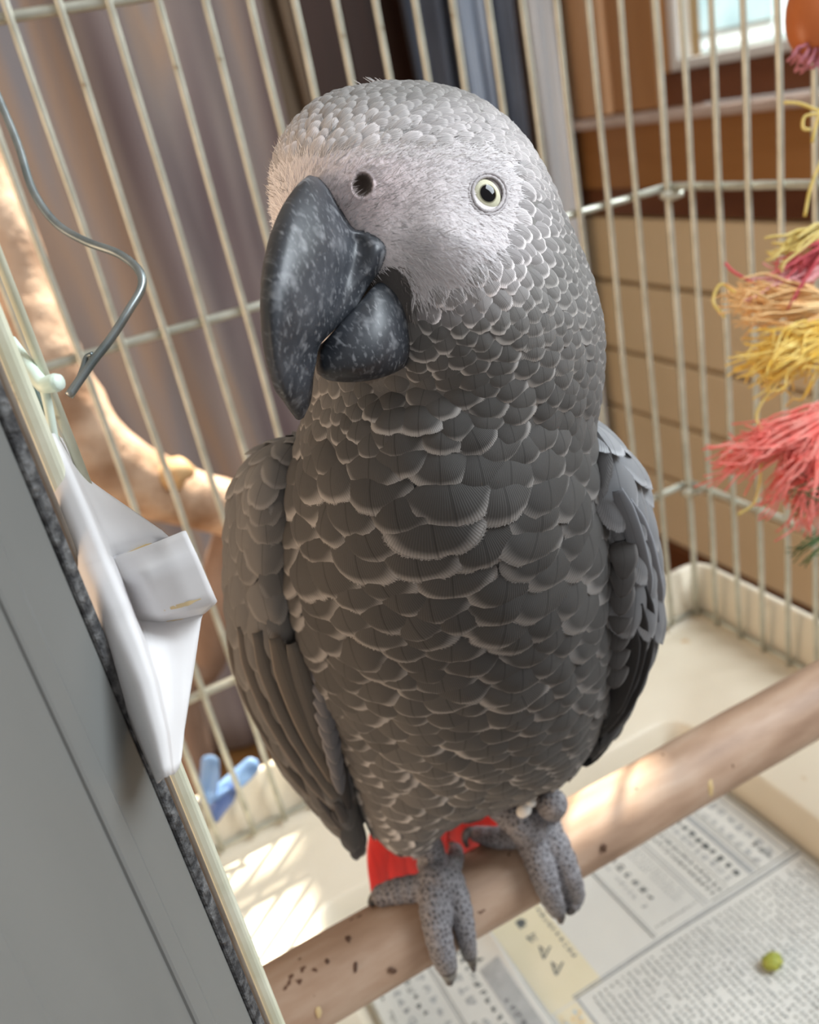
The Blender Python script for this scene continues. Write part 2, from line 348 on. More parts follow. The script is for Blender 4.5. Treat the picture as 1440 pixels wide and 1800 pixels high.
for (t0, t1, th, mm_) in ((0.10, 0.14, 0.0034, 'galv'), (0.33, 0.40, 0.0048, 'galv'), (0.60, 0.66, 0.0048, 'galv'), (0.415, 0.43, 0.0034, 'beige_strip')):
    bevel(wall_strip('door_rib', *ab(t0), *ab(t1), th, MAT[mm_]), 0.0008)
bevel(put('door_strip', MB().box((xp-0.0032, 0.1445, zb), (xp-0.0020, 0.149, zt)).me('door_strip', False), noisy('door_strip', (0.12, 0.095, 0.075), (0.2, 0.165, 0.13), 80, 0.6), cage), 0.0005)

# ------------------------------------------------------------------ tray
def rrect(x0, x1, y0, y1, r, z, n=6):
    out = []
    for cx, cy, a0 in ((x1-r, y1-r, 0), (x0+r, y1-r, 90), (x0+r, y0+r, 180), (x1-r, y0+r, 270)):
        for k in range(n+1):
            a = math.radians(a0+90*k/n); out.append((cx+r*math.cos(a), cy+r*math.sin(a), Z0+z))
    return out
def ringloft(rings, closed_end=True):
    n = len(rings[0]); V = [p for r in rings for p in r]; F = []
    for i in range(len(rings)-1):
        for k in range(n): F.append((i*n+k, i*n+(k+1) % n, (i+1)*n+(k+1) % n, (i+1)*n+k))
    if closed_end:
        F.append(tuple(range(n-1, -1, -1))); F.append(tuple((len(rings)-1)*n+k for k in range(n)))
    return V, F
X0t, X1t, Y0t, Y1t = -0.118, XC+0.016, 0.135, Y0+0.014
rings = [rrect(X0t+0.004, X1t-0.004, Y0t+0.004, Y1t-0.004, 0.012, -0.411), rrect(X0t, X1t, Y0t, Y1t, 0.014, -0.405),
         rrect(X0t, X1t, Y0t, Y1t, 0.014, -0.342), rrect(X0t+0.001, X1t-0.001, Y0t+0.001, Y1t-0.001, 0.013, -0.339),
         rrect(X0t+0.003, X1t-0.003, Y0t+0.003, Y1t-0.003, 0.012, -0.3385), rrect(X0t+0.005, X1t-0.005, Y0t+0.005, Y1t-0.005, 0.010, -0.340),
         rrect(X0t+0.008, X1t-0.008, Y0t+0.008, Y1t-0.008, 0.010, -0.372), rrect(X0t+0.012, X1t-0.012, Y0t+0.012, Y1t-0.012, 0.010, -0.3775),
         rrect(X0t+0.020, X1t-0.020, Y0t+0.020, Y1t-0.020, 0.010, -0.379), rrect(0.030, 0.286, 0.160, 0.361, 0.016, -0.379),
         rrect(0.033, 0.283, 0.163, 0.358, 0.014, -0.381), rrect(0.036, 0.281, 0.166, 0.354, 0.013, -0.400),
         rrect(0.039, 0.278, 0.169, 0.351, 0.012, -0.404)]
V, F = ringloft(rings)
put('cage_tray', mesh_np('cage_tray', V, F, False), MAT['tray'], None, 'cream plastic cage tray with a sunken middle under the wire bars', 'tray')
bpy.data.objects['cage_tray'].data.polygons.foreach_set('use_smooth', [len(p.vertices) == 4 for p in bpy.data.objects['cage_tray'].data.polygons])

# ------------------------------------------------------------------ perch
YP = 0.21; ZP = -1.2011*YP; RP = 0.0628*YP
xs = np.linspace(-0.098, XC-0.004, 90); nA = 40
V = []
for i, x in enumerate(xs):
    cx = 0.0006*math.sin(x*21); cz = 0.0005*math.sin(x*33+1)
    for k in range(nA):
        a = 2*math.pi*k/nA; d = np.array([x*14, math.cos(a)*0.8, math.sin(a)*0.8])
        r = RP*(1+0.022*mnoise.noise(Vector(d*1.3))+0.012*mnoise.noise(Vector(d*4)))
        V.append((x, YP+cx+r*math.cos(a), Z0+ZP+cz+r*math.sin(a)))
F = [(i*nA+k, i*nA+(k+1) % nA, (i+1)*nA+(k+1) % nA, (i+1)*nA+k) for i in range(len(xs)-1) for k in range(nA)]
F += [tuple(range(nA-1, -1, -1)), tuple((len(xs)-1)*nA+k for k in range(nA))]
MATP, nt, b = nodes('perch_wood2')
v = coords(nt, (9, 34, 34)); nz = N(nt, 'ShaderNodeTexNoise'); nz.inputs['Scale'].default_value = 3; nz.inputs['Detail'].default_value = 7; L(nt, v, nz.inputs['Vector'])
rp = ramp(nt, [(0.28, (0.30, 0.185, 0.12)), (0.5, (0.43, 0.285, 0.195)), (0.72, (0.54, 0.40, 0.30))]); L(nt, nz.outputs['Fac'], rp.inputs['Fac'])
v2 = coords(nt, (1, 1, 1)); n2 = N(nt, 'ShaderNodeTexNoise'); n2.inputs['Scale'].default_value = 150; n2.inputs['Detail'].default_value = 2; L(nt, v2, n2.inputs['Vector'])
n3 = N(nt, 'ShaderNodeTexNoise'); n3.inputs['Scale'].default_value = 16; L(nt, v2, n3.inputs['Vector'])
ad = N(nt, 'ShaderNodeMath', operation='MULTIPLY_ADD'); L(nt, n3.outputs['Fac'], ad.inputs[0]); ad.inputs[1].default_value = 0.5; L(nt, n2.outputs['Fac'], ad.inputs[2])
r2 = ramp(nt, [(0.98, (0, 0, 0)), (1.04, (1, 1, 1))]); L(nt, ad.outputs[0], r2.inputs['Fac'])
mx = N(nt, 'ShaderNodeMix', data_type='RGBA'); L(nt, r2.outputs['Color'], mx.inputs['Factor']); L(nt, rp.outputs['Color'], mx.inputs['A']); mx.inputs['B'].default_value = (0.12, 0.055, 0.03, 1)
L(nt, mx.outputs['Result'], b.inputs['Base Color']); b.inputs['Roughness'].default_value = 0.55; bump(nt, b, nz.outputs['Fac'], 0.4, 0.0008)
perch = put('perch', mesh_np('perch', V, F), MATP, None, 'smooth brown wooden dowel perch under the parrot, crossing the cage', 'perch')
def perch_t(x, y, extra=0.0):
    """distance along the pixel's ray to the perch surface grown by extra; the tangent distance if it misses"""
    r = ray(x, y)[1:]; c = np.array([YP, ZP]); R = RP+extra
    a = r@r; bq = r@c; d = bq*bq-a*(c@c-R*R)
    return (bq-math.sqrt(d))/a if d > 0 else bq/a
def speck(x, y, rx, ry, mat, lab, cat, name, n=10):
    c = at(x, y, perch_t(x, y, 0.0)); t = perch_t(x, y, -0.0002); V = []
    for k in range(n):
        a = 6.283*k/n; q = 0.75+0.4*random.random(); xx, yy = x+rx*q*math.cos(a), y+ry*q*math.sin(a)
        V.append(at(xx, yy, perch_t(xx, yy, 0.00025)))
    V.append(at(x, y, perch_t(x, y, 0.0009)))
    return put(name, mesh_np(name, V, [(k, (k+1) % n, n) for k in range(n)]), mat, perch)
for (x, y, rx, ry, c) in ((1062, 1491, 6, 8, 'd'), (1250, 1385, 5, 16, 'o'), (560, 1778, 6, 11, 'o'), (612, 1650, 7, 8, 'd'), (690, 1706, 8, 6, 'd'), (625, 1700, 4, 11, 'd'), (575, 1690, 5, 6, 'd')):
    speck(x, y, rx, ry, MAT['stain'] if c == 'o' else noisy('knot', (0.07, 0.03, 0.02), (0.12, 0.06, 0.03), 300, 0.6), None, None, 'knot' if c == 'd' else 'food_stain')

# ------------------------------------------------------------------ driftwood branch behind the cage
def limb(pts, name, parent=None, n=22, m=8, amp=0.12, lab=None, cat=None):
    P = crom([q[:3] for q in pts], m); R = np.interp(np.linspace(0, len(pts)-1, len(P)), range(len(pts)), [q[3] for q in pts])
    mb = MB().tube(P, R, n); V = np.array(mb.V)
    c = np.repeat(P, n, 0); k = fbm(V[:len(c)], 22, 3)
    V[:len(c)] = c+(V[:len(c)]-c)*(1+amp*k)[:, None]
    return mesh_np(name, V, mb.F)
def bp(x, y, Y, r): return (*onY(x, y, Y), r)
br = empty('driftwood_branch', (float(onY(340, 1300, 0.60)[0]), 0.60, 0), 'thick pale driftwood branch bending behind the cage bars', 'branch')
put('limb', limb([bp(-60, 240, 0.62, 0.019), bp(-5, 380, 0.60, 0.0185), bp(35, 500, 0.585, 0.018), bp(70, 610, 0.575, 0.022), bp(110, 715, 0.57, 0.027), bp(165, 800, 0.57, 0.0265), bp(260, 850, 0.58, 0.0225), bp(350, 880, 0.59, 0.0205), bp(430, 905, 0.60, 0.020)], 'limb'), MAT['bark'], br)
tp = [bp(440, 900, 0.605, 0.017), bp(415, 960, 0.605, 0.019), bp(385, 1060, 0.60, 0.018), bp(360, 1160, 0.60, 0.016), bp(330, 1300, 0.60, 0.016)]
e = np.array(tp[-1][:3]); tp += [(e[0]-0.01, 0.60, 0.45, 0.018), (e[0]-0.01, 0.60, 0.02, 0.024)]
put('trunk', limb(tp, 'trunk'), noisy('trunk_bark', (0.16, 0.10, 0.07), (0.30, 0.20, 0.15), 25, 0.8, 0, 0.6, 0.005, (1, 1, 0.4)), br)
put('knot', limb([bp(300, 835, 0.565, 0.010), bp(318, 826, 0.56, 0.009), bp(340, 830, 0.56, 0.004)], 'knot', m=4, amp=0.4), noisy('knot_wood', (0.50, 0.30, 0.14), (0.62, 0.42, 0.22), 80, 0.7, 0, 0.4, 0.003), br)

# ------------------------------------------------------------------ bent steel wire
P = crom([at(-60, 60, 0.225), at(-25, 120, 0.222), at(0, 178, 0.22), at(32, 255, 0.217), at(58, 335, 0.213), at(98, 392, 0.21), at(150, 424, 0.206), at(208, 446, 0.202), at(243, 474, 0.199), at(249, 505, 0.197), at(225, 548, 0.194), at(195, 595, 0.192), at(160, 640, 0.190), at(121, 696, 0.188)], 8)
hk = empty('bent_wire', tuple(P[0]), 'bent grey steel wire hook hanging loose with its cut end above the white sheet', 'wire')
put('wire', MB().tube(P, 0.00098, 14).me('wire'), MAT['wire'], hk)
P2 = crom([at(163, 622, 0.191), at(152, 628, 0.1915), at(146, 646, 0.1912), at(140, 662, 0.1905)], 5)
put('wire_end', MB().tube(P2, 0.0006, 8).me('wire_end'), MAT['wire'], hk)
P3 = crom([at(-60, 60, 0.225), at(-110, -120, 0.225), (-0.03, 0.19, Z0+0.12), (-0.03, 0.16, Z0+0.24), (-0.002, 0.153, Z0+0.247)], 8)
put('wire_upper', MB().tube(P3, 0.00098, 12).me('wire_upper'), MAT['wire'], hk)

# ------------------------------------------------------------------ folded white sheet clipped to the post
rows = [  # back of the roll, its front ridge, crease, three points out along the flap : px, depth
    [(48, 776, .152), (58, 770, .1485), (92, 764, .1480), (97, 766, .153), (100, 768, .154), (102, 769, .155), (106, 772, .156)],
    [(62, 822, .152), (76, 812, .1470), (112, 806, .1465), (122, 812, .153), (126, 818, .156), (131, 826, .158), (138, 836, .160)],
    [(96, 920, .152), (112, 906, .1460), (150, 892, .1455), (160, 890, .153), (182, 886, .157), (206, 888, .160), (226, 896, .163)],
    [(118, 984, .152), (138, 972, .1455), (176, 958, .1450), (188, 955, .154), (222, 944, .159), (262, 938, .164), (299, 945, .168)],
    [(126, 1006, .151), (146, 992, .1450), (184, 978, .1450), (197, 980, .158), (232, 972, .162), (270, 958, .166), (301, 947, .169)],
    [(128, 1012, .151), (148, 998, .1450), (187, 984, .1450), (200, 986, .157), (238, 974, .153), (288, 952, .150), (328, 935, .1500)],
    [(140, 1046, .151), (162, 1030, .1445), (200, 1014, .1445), (213, 1018, .154), (256, 1008, .1485), (306, 990, .1490), (346, 974, .1500)],
    [(158, 1094, .151), (184, 1076, .1440), (219, 1060, .1440), (231, 1066, .156), (280, 1078, .153), (332, 1068, .1520), (381, 1055, .1530)],
    [(166, 1118, .150), (192, 1098, .1440), (227, 1082, .1440), (240, 1090, .158), (284, 1092, .159), (322, 1086, .160), (356, 1078, .1610)],
    [(186, 1162, .150), (212, 1142, .1435), (244, 1126, .1435), (256, 1134, .152), (290, 1134, .154), (320, 1132, .157), (347, 1126, .1590)],
    [(212, 1224, .150), (240, 1206, .1430), (266, 1192, .1430), (276, 1200, .150), (298, 1202, .152), (318, 1200, .155), (336, 1194, .1570)],
    [(250, 1310, .149), (268, 1296, .1425), (288, 1286, .1425), (295, 1292, .147), (304, 1292, .149), (313, 1290, .151), (321, 1284, .1530)],
    [(280, 1376, .148), (288, 1368, .1425), (298, 1362, .1425), (303, 1362, .145), (308, 1356, .146), (312, 1350, .147), (316, 1340, .1480)]]
G = np.array([[at(*q) for q in r] for r in rows])
def lin(P, m):
    P = np.asarray(P); k = np.linspace(0, len(P)-1, (len(P)-1)*m+1); i_ = np.minimum(k.astype(int), len(P)-2); f_ = (k-i_)[:, None]; f_ = f_*f_*(3-2*f_)*0.25+f_*0.75
    return P[i_]*(1-f_)+P[i_+1]*f_
G2 = np.array([lin(G[:, j], 4) for j in range(G.shape[1])]).transpose(1, 0, 2)
G3 = np.array([np.vstack([crom(r[:3], 4), lin(r[2:], 4)[1:]]) for r in G2]); nr, nc = G3.shape[:2]
F = [(i*nc+j, i*nc+j+1, (i+1)*nc+j+1, (i+1)*nc+j) for i in range(nr-1) for j in range(nc-1)]
sh = empty('folded_sheet', tuple(G3[-1, 0]), 'crumpled white plastic sheet with orange stained folds wedged at the front post', 'sheet')
o = put('sheet', mesh_np('sheet', G3.reshape(-1, 3), F), MAT['white_sheet'], sh); sd = o.modifiers.new('th', 'SOLIDIFY'); sd.thickness = 0.0004
def sheet_stain(i0, j0, i1, j1, w):
    V = []; k = 12
    for a in range(k+1):
        t = a/k; i = i0+(i1-i0)*t; j = j0+(j1-j0)*t
        ww = w*math.sin(math.pi*min(max(t, .08), .92))*(0.8+0.4*random.random())
        for s_ in (-1, 1):
            ii = min(max(i+s_*ww, 0), nr-1.001); jj = min(max(j, 0), nc-1.001); a0, b0 = int(ii), int(jj); fa, fb = ii-a0, jj-b0
            p = (G3[a0, b0]*(1-fa)+G3[a0+1, b0]*fa)*(1-fb)+(G3[a0, b0+1]*(1-fa)+G3[a0+1, b0+1]*fa)*fb
            V.append(p+(CAM-p)/np.linalg.norm(CAM-p)*0.0005)
    put('stain', mesh_np('stain', V, [(2*a, 2*a+1, 2*a+3, 2*a+2) for a in range(k)]), MAT['stain'], sh)
sheet_stain(16.2, 13, 15.2, 23, 0.9); sheet_stain(27.8, 16, 27.5, 22, 0.22); sheet_stain(32.2, 17, 31.8, 22, 0.25)

# ------------------------------------------------------------------ clothes peg
pg = empty('clothes_peg', tuple(onY(378, 1428, 0.434)), 'small translucent blue plastic clothes peg clipped on the cream tray rim', 'clothes peg')
def capsule(name, pts, rs, mat, flat=0.55):
    P = crom([onY(*q) for q in pts], 8); k = np.linspace(0, 1, len(P)); R = np.interp(k, np.linspace(0, 1, len(rs)), rs)
    e = np.minimum(k, 1-k)*len(P)*1.0; R = R*np.sqrt(np.clip(1-(1-np.clip(e/3.5, 0, 1))**2, 0.02, 1))
    mb = MB().tube(P, R, 16); V = np.array(mb.V); c = np.vstack([np.repeat(P, 16, 0), P[:1], P[-1:]])
    d = V-c; d -= (1-flat)*np.outer(d@AX_F, AX_F); return put(name, mesh_np(name, c+d, mb.F), mat, pg)
capsule('jaw', [(369, 1328, .4335), (369, 1358, .4335), (365, 1392, .4335), (360, 1414, .4335)], [.0052, .0058, .0056, .0046], MAT['peg'], 0.4)
capsule('jaw', [(452, 1336, .4345), (428, 1360, .4345), (400, 1384, .4340), (376, 1408, .4335)], [.0050, .0056, .0055, .0050], MAT['peg'], 0.4)
capsule('clasp', [(412, 1376, .4325), (396, 1402, .4320), (380, 1426, .4320), (372, 1446, .4320)], [.0034, .0056, .0048, .0034], MAT['peg_dark'], 0.45)
capsule('spring', [(374, 1404, .4305), (390, 1394, .4305), (404, 1386, .4305)], [.0012, .0016, .0012], MAT['peg'])

# ------------------------------------------------------------------ newspapers in the tray
ZPAP = Z0-0.4005
def paper_h(x, y): return 0.0006*np.sin(x*55+1)*np.cos(y*40)+0.0004*np.sin(x*23-y*60)
def second_h(x, y): return 0.0022+0.0004*np.sin(x*70+y*30)+0.010*np.clip((x-0.093)/0.022, 0, 1)**2*np.exp(-((y-0.300)/0.02)**2)
def sheet_obj(name, x0, x1, y0, y1, hf, mat, label):
    nx, ny = 60, 50; X, Y = np.meshgrid(np.linspace(x0, x1, nx), np.linspace(y0, y1, ny))
    V = np.stack([X, Y, ZPAP+hf(X, Y)], -1).reshape(-1, 3)
    F = [(j*nx+i, j*nx+i+1, (j+1)*nx+i+1, (j+1)*nx+i) for j in range(ny-1) for i in range(nx-1)]
    o = put(name, mesh_np(name, V, F), mat, None, label, 'newspaper'); sd = o.modifiers.new('th', 'SOLIDIFY'); sd.thickness = 0.0003; sd.offset = -1
    return o
news = sheet_obj('newspaper', 0.0405, 0.2765, 0.1705, 0.3495, paper_h, MAT['paper'], 'open printed newspaper page lining the tray under the perch')
news2 = sheet_obj('newspaper', 0.0415, 0.110, 0.173, 0.338, second_h, MAT['paper'], 'curling printed newspaper sheet lying on top of the larger open page')
class Print:
    def __init__(s, hf, dz=0.00025): s.mb = MB(); s.hf = hf; s.dz = dz
    def quad(s, pts): s.mb.add([(x, y, ZPAP+float(s.hf(np.float64(x), np.float64(y)))+s.dz) for x, y in pts], [(0, 1, 2, 3)])
    def rect(s, x0, y0, x1, y1, n=8):
        ny = max(1, int(abs(y1-y0)/0.006)); nx = max(1, int(abs(x1-x0)/0.006))
        for i in range(nx):
            for j in range(ny):
                a, b_ = x0+(x1-x0)*i/nx, x0+(x1-x0)*(i+1)/nx; c, d = y0+(y1-y0)*j/ny, y0+(y1-y0)*(j+1)/ny
                s.quad([(a, c), (b_, c), (b_, d), (a, d)])
    def stroke(s, xa, ya, xb, yb, w):
        d = np.array([xb-xa, yb-ya]); l = np.linalg.norm(d)+1e-9; n = np.array([-d[1], d[0]])/l*w/2
        s.quad([(xa+n[0], ya+n[1]), (xa-n[0], ya-n[1]), (xb-n[0], yb-n[1]), (xb+n[0], yb+n[1])])
    def glyph(s, x, y, sz, w, k=4):
        for _ in range(k):
            if random.random() < 0.5: yy = y+random.uniform(-.42, .42)*sz; s.stroke(x-sz*.4*random.random(), yy, x+sz*.42*random.random()+.1*sz, yy, w)
            else: xx = x+random.uniform(-.4, .4)*sz; s.stroke(xx, y-sz*.42*random.random(), xx, y+sz*.45*random.random(), w)
    def column(s, x, y0, y1, sz, w, k=4, gap=1.1, skip=0.06):
        y = y1
        while y > y0:
            if random.random() > skip: s.glyph(x, y, sz*random.uniform(.85, 1.05), w, k)
            y -= sz*gap
    def done(s, name, mat, parent): put(name, s.mb.me(name, False), mat, parent)
ink = Print(paper_h); pale = Print(paper_h, 0.00018); warm = Print(paper_h, 0.00012); org = Print(paper_h, 0.0003); blu = Print(paper_h, 0.0003)
x = 0.134
while x < 0.272:                                    # body text, lines running down the page
    ink.column(x, 0.178, 0.2475, 0.0021, 0.00034, 4, skip=0.1); x += 0.0036
ink.rect(0.126, 0.2520, 0.2745, 0.2526); pale.rect(0.126, 0.2532, 0.2745, 0.2542)
pale.rect(0.1268, 0.174, 0.1280, 0.2515)
# boxed advertisement
ink.rect(0.2735, 0.256, 0.2740, 0.345); ink.rect(0.216, 0.256, 0.2738, 0.2565); pale.rect(0.2685, 0.256, 0.2692, 0.345)
for (xa, sz, w, k) in ((0.2625, 0.0062, 0.0008, 7), (0.2535, 0.0058, 0.0007, 6)): pale.column(xa, 0.262, 0.345, sz, w, k); 
ink.column(0.2600, 0.258, 0.27, 0.0042, 0.0006, 6)
pale.rect(0.2435, 0.2575, 0.2472, 0.345); ink.rect(0.2490, 0.2575, 0.2493, 0.345); ink.rect(0.2508, 0.2575, 0.2511, 0.345)
ink.column(0.2385, 0.260, 0.345, 0.0044, 0.0010, 8, 1.25); pale.column(0.2330, 0.262, 0.345, 0.005, 0.0007, 6)
ink.rect(0.2282, 0.2575, 0.2285, 0.345); ink.column(0.2245, 0.259, 0.345, 0.0031, 0.0006, 5); ink.column(0.2198, 0.259, 0.345, 0.0031, 0.0006, 5)
pale.rect(0.2135, 0.256, 0.2142, 0.345); pale.rect(0.2110, 0.256, 0.2117, 0.345)
for xa in (0.2075, 0.2045, 0.2015): pale.column(xa, 0.265, 0.335, 0.0020, 0.0004, 4)
ink.column(0.1925, 0.272, 0.345, 0.0050, 0.0007, 7, 1.25, 0.0); pale.column(0.1865, 0.272, 0.33, 0.0034, 0.0006, 5)
for k in range(16): ink.glyph(0.183+k*0.0017, 0.2600, 0.0013, 0.0003, 4)
ink.rect(0.1775, 0.256, 0.1781, 0.345); pale.rect(0.1792, 0.256, 0.1797, 0.345)
# cream strip with the big heading
warm.rect(0.1125, 0.252, 0.1430, 0.345); warm.rect(0.1135, 0.174, 0.1262, 0.2512)
ink.column(0.1400, 0.270, 0.315, 0.0030, 0.0006, 5, 1.2)
ink.glyph(0.1285, 0.3020, 0.0066, 0.0011, 9); ink.glyph(0.1285, 0.3020, 0.0060, 0.0011, 6)
ink.glyph(0.1283, 0.2920, 0.0060, 0.0006, 6)
for yc in (0.2815, 0.2705):                          # two triangular kana
    dn_ = np.array([-.73, -.9])*0.0062; rt_ = np.array([.73, -.52])*0.0062; c_ = np.array([0.1285, yc])
    tl_, tr2, bt_, ml_ = c_-.5*dn_-.5*rt_, c_-.5*dn_+.5*rt_, c_+.5*dn_, c_-.1*dn_+.05*rt_
    ink.stroke(*tl_, *bt_, 0.0010); ink.stroke(*tr2, *bt_, 0.0010); ink.stroke(*tl_, *ml_, 0.0006)
for _ in range(70):
    (org if random.random() < .6 else blu).glyph(random.uniform(0.1145, 0.1255), random.uniform(0.20, 0.249), 0.0022, 0.0009, 3)
ink.rect(0.1105, 0.18, 0.1110, 0.340)
ink.done('print', MAT['ink'], news); pale.done('print_pale', MAT['ink_pale'], news); warm.done('print_ground', MAT['paper_warm'], news); org.done('print_orange', MAT['ink_orange'], news); blu.done('print_blue', MAT['ink_blue'], news)
i2 = Print(second_h); p2 = Print(second_h, 0.00018)
p2.rect(0.0735, 0.18, 0.0742, 0.335); i2.rect(0.0752, 0.18, 0.0755, 0.335)
i2.column(0.0985, 0.18, 0.300, 0.0038, 0.0006, 6, 1.2); i2.column(0.0905, 0.18, 0.31, 0.0040, 0.0006, 5, 1.3, 0.2); p2.column(0.0835, 0.18, 0.32, 0.0058, 0.0012, 7, 1.2); i2.column(0.0785, 0.18, 0.30, 0.0042, 0.0005, 5, 1.6, 0.4)
p2.column(0.068, 0.18, 0.325, 0.0048, 0.001, 6, 1.5); i2.column(0.061, 0.18, 0.325, 0.0038, 0.0005, 5, 1.3, 0.2); p2.column(0.054, 0.18, 0.32, 0.0044, 0.001, 6, 1.3); i2.column(0.047, 0.18, 0.33, 0.0026, 0.0004, 4)
p2.rect(0.095, 0.20, 0.1065, 0.29)
i2.done('print', MAT['ink'], news2); p2.done('print_pale', MAT['ink_pale'], news2)
pc = onZ(1358, 1690, ZPAP+0.003); mb = MB(); V = []; F = []
for i in range(9):
    for k in range(14):
        a = math.pi*i/8; q = 6.283*k/14; d = Vector((math.sin(a)*math.cos(q), math.sin(a)*math.sin(q), math.cos(a)))
        r = 1+0.25*mnoise.noise(d*2.1)
        V.append((pc[0]+0.0052*r*d.x, pc[1]+0.0042*r*d.y, pc[2]+0.0030*r*d.z))
F = [(i*14+k, i*14+(k+1) % 14, (i+1)*14+(k+1) % 14, (i+1)*14+k) for i in range(8) for k in range(14)]
put('food_crumb', mesh_np('food_crumb', V, F), MAT['pea'], None, 'tiny yellow-green food crumb lying on the newspaper print', 'crumb')

# ------------------------------------------------------------------ rope toy
toy = empty('rope_toy', tuple(at(1478, 1000, 0.335)), 'hanging bird toy of frayed yellow, coral pink and green yarn with an orange bead', 'bird toy')
P = crom([at(1448, -420, 0.335), at(1452, -100, 0.335), at(1456, 60, 0.335), at(1466, 420, 0.335), at(1474, 760, 0.335), at(1480, 1000, 0.335)], 8)
put('cord', MB().tube(P, 0.0022, 10).me('cord'), noisy('toy_cord', (0.45, 0.38, 0.26), (0.6, 0.5, 0.36), 200, 0.9), toy)
tp_ = P[0]; put('cord_loop', MB().tube(crom([tp_, tp_+np.array([0.01, 0, 0.02]), (XC, tp_[1]-0.0005, Z0+0.247)], 6), 0.0012, 8).me('cord_loop'), MAT['wire'], toy)
def blob(name, c, axes, rad, mat, parent, n=28, pw=1.0):
    V = []; 
    for i in range(n+1):
        a = math.pi*i/n
        for k in range(n):
            q = 6.283185*k/n
            cc = lambda v_: math.copysign(abs(v_)**pw, v_)
            d = (math.sin(a)*cc(math.cos(q)), math.sin(a)*cc(math.sin(q)), cc(math.cos(a)))
            V.append(np.asarray(c)+sum(d[j]*rad[j]*np.asarray(axes[j]) for j in range(3)))
    F = [(i*n+k, i*n+(k+1) % n, (i+1)*n+(k+1) % n, (i+1)*n+k) for i in range(n) for k in range(n)]
    return put(name, mesh_np(name, V, F), mat, parent)
blob('bead', at(1436, 28, 0.33), (AX_R, AX_U, AX_F), (0.0112, 0.0148, 0.009), noisy('orange_bead', (0.42, 0.105, 0.02), (0.50, 0.15, 0.035), 30, 0.4, 0, 0.1, 0.001), toy, pw=0.85)
def yarn_mat(name, c1, c2): 
    return noisy(name, c1, c2, 150, 0.9, 0, 0.5, 0.0006)
YM = {'yellow': yarn_mat('yarn_yellow', (0.90, 0.58, 0.08), (0.97, 0.78, 0.28)), 'straw': yarn_mat('yarn_straw', (0.72, 0.56, 0.16), (0.86, 0.72, 0.30)),
      'peach': yarn_mat('yarn_peach', (0.88, 0.52, 0.22), (0.94, 0.68, 0.36)), 'coral': yarn_mat('yarn_coral', (0.95, 0.20, 0.17), (0.98, 0.40, 0.34)),
      'crimson': yarn_mat('yarn_crimson', (0.55, 0.07, 0.10), (0.75, 0.16, 0.18)), 'pink': yarn_mat('yarn_pink', (0.80, 0.36, 0.38), (0.88, 0.48, 0.48)),
      'green': yarn_mat('yarn_green', (0.05, 0.11, 0.04), (0.12, 0.19, 0.07)), 'mauve': yarn_mat('yarn_mauve', (0.42, 0.13, 0.17), (0.58, 0.24, 0.28))}
def tuft(root, tips, n, col, spread, rad=0.00055, curl=14, lab=None, t=0.335):
    mb = MB(); r0 = np.array(root, float)
    for i in range(n):
        tip = np.array(tips[i % len(tips)], float)+rng.normal(0, spread, 2)
        k = 7; pts = []
        ln = rng.uniform(0.72, 1.05); side = rng.normal(0, curl, 2); dt = rng.normal(0, 0.006)
        for j in range(k):
            s_ = j/(k-1)*ln
            q = r0+(tip-r0)*s_+side*math.sin(s_*math.pi*rng.uniform(0.8, 1.5))+rng.normal(0, curl*0.18, 2)*s_
            pts.append(at(q[0], q[1]+18*s_*s_*rng.random(), t+dt*s_-0.004*math.sin(s_*3)))
        mb.tube(crom(pts, 2), np.linspace(rad*1.1, rad*0.7, 2*k-1), 5)
    return put('yarn_tuft', mb.me('yarn_tuft'), YM[col], toy, label=lab)
tuft((1460, 395), [(1350, 445), (1360, 425), (1370, 460), (1395, 410)], 26, 'straw', 6, 0.0007, 6, 'straw yellow yarn ends')
tuft((1465, 420), [(1380, 520), (1350, 480), (1400, 470)], 30, 'crimson', 14, 0.0006, 8, 'crimson yarn strands')
tuft((1450, 470), [(1300, 515), (1330, 505), (1350, 480)], 22, 'pink', 12, 0.0006, 10, 'pink yarn strands')
tuft((1470, 535), [(1285, 505), (1300, 540), (1330, 545), (1285, 530)], 140, 'peach', 14, 0.0005, 14, 'peach yellow yarn tuft')
tuft((1470, 575), [(1330, 650), (1300, 640), (1325, 610), (1350, 670), (1400, 640)], 170, 'yellow', 17, 0.0005, 16, 'bright yellow yarn tuft')
tuft((1475, 720), [(1262, 800), (1285, 815), (1330, 790), (1300, 770), (1265, 825)], 170, 'coral', 12, 0.0005, 14, 'coral pink yarn tuft')
tuft((1475, 740), [(1345, 880), (1360, 850), (1395, 860), (1420, 905), (1380, 820), (1410, 925)], 180, 'coral', 16, 0.0005, 16, 'coral pink yarn tuft')
tuft((1480, 840), [(1390, 875), (1400, 850), (1420, 880), (1435, 890)], 34, 'green', 12, 0.0004, 6, 'dark green yarn strands')
tuft((1480, 930), [(1385, 965), (1395, 950), (1410, 985)], 16, 'green', 8, 0.0003, 6, 'dark green yarn strands')
tuft((1450, 60), [(1388, 92), (1392, 100), (1402, 130), (1420, 110), (1440, 115)], 30, 'mauve', 5, 0.0007, 4, 'mauve yarn ends under the bead')
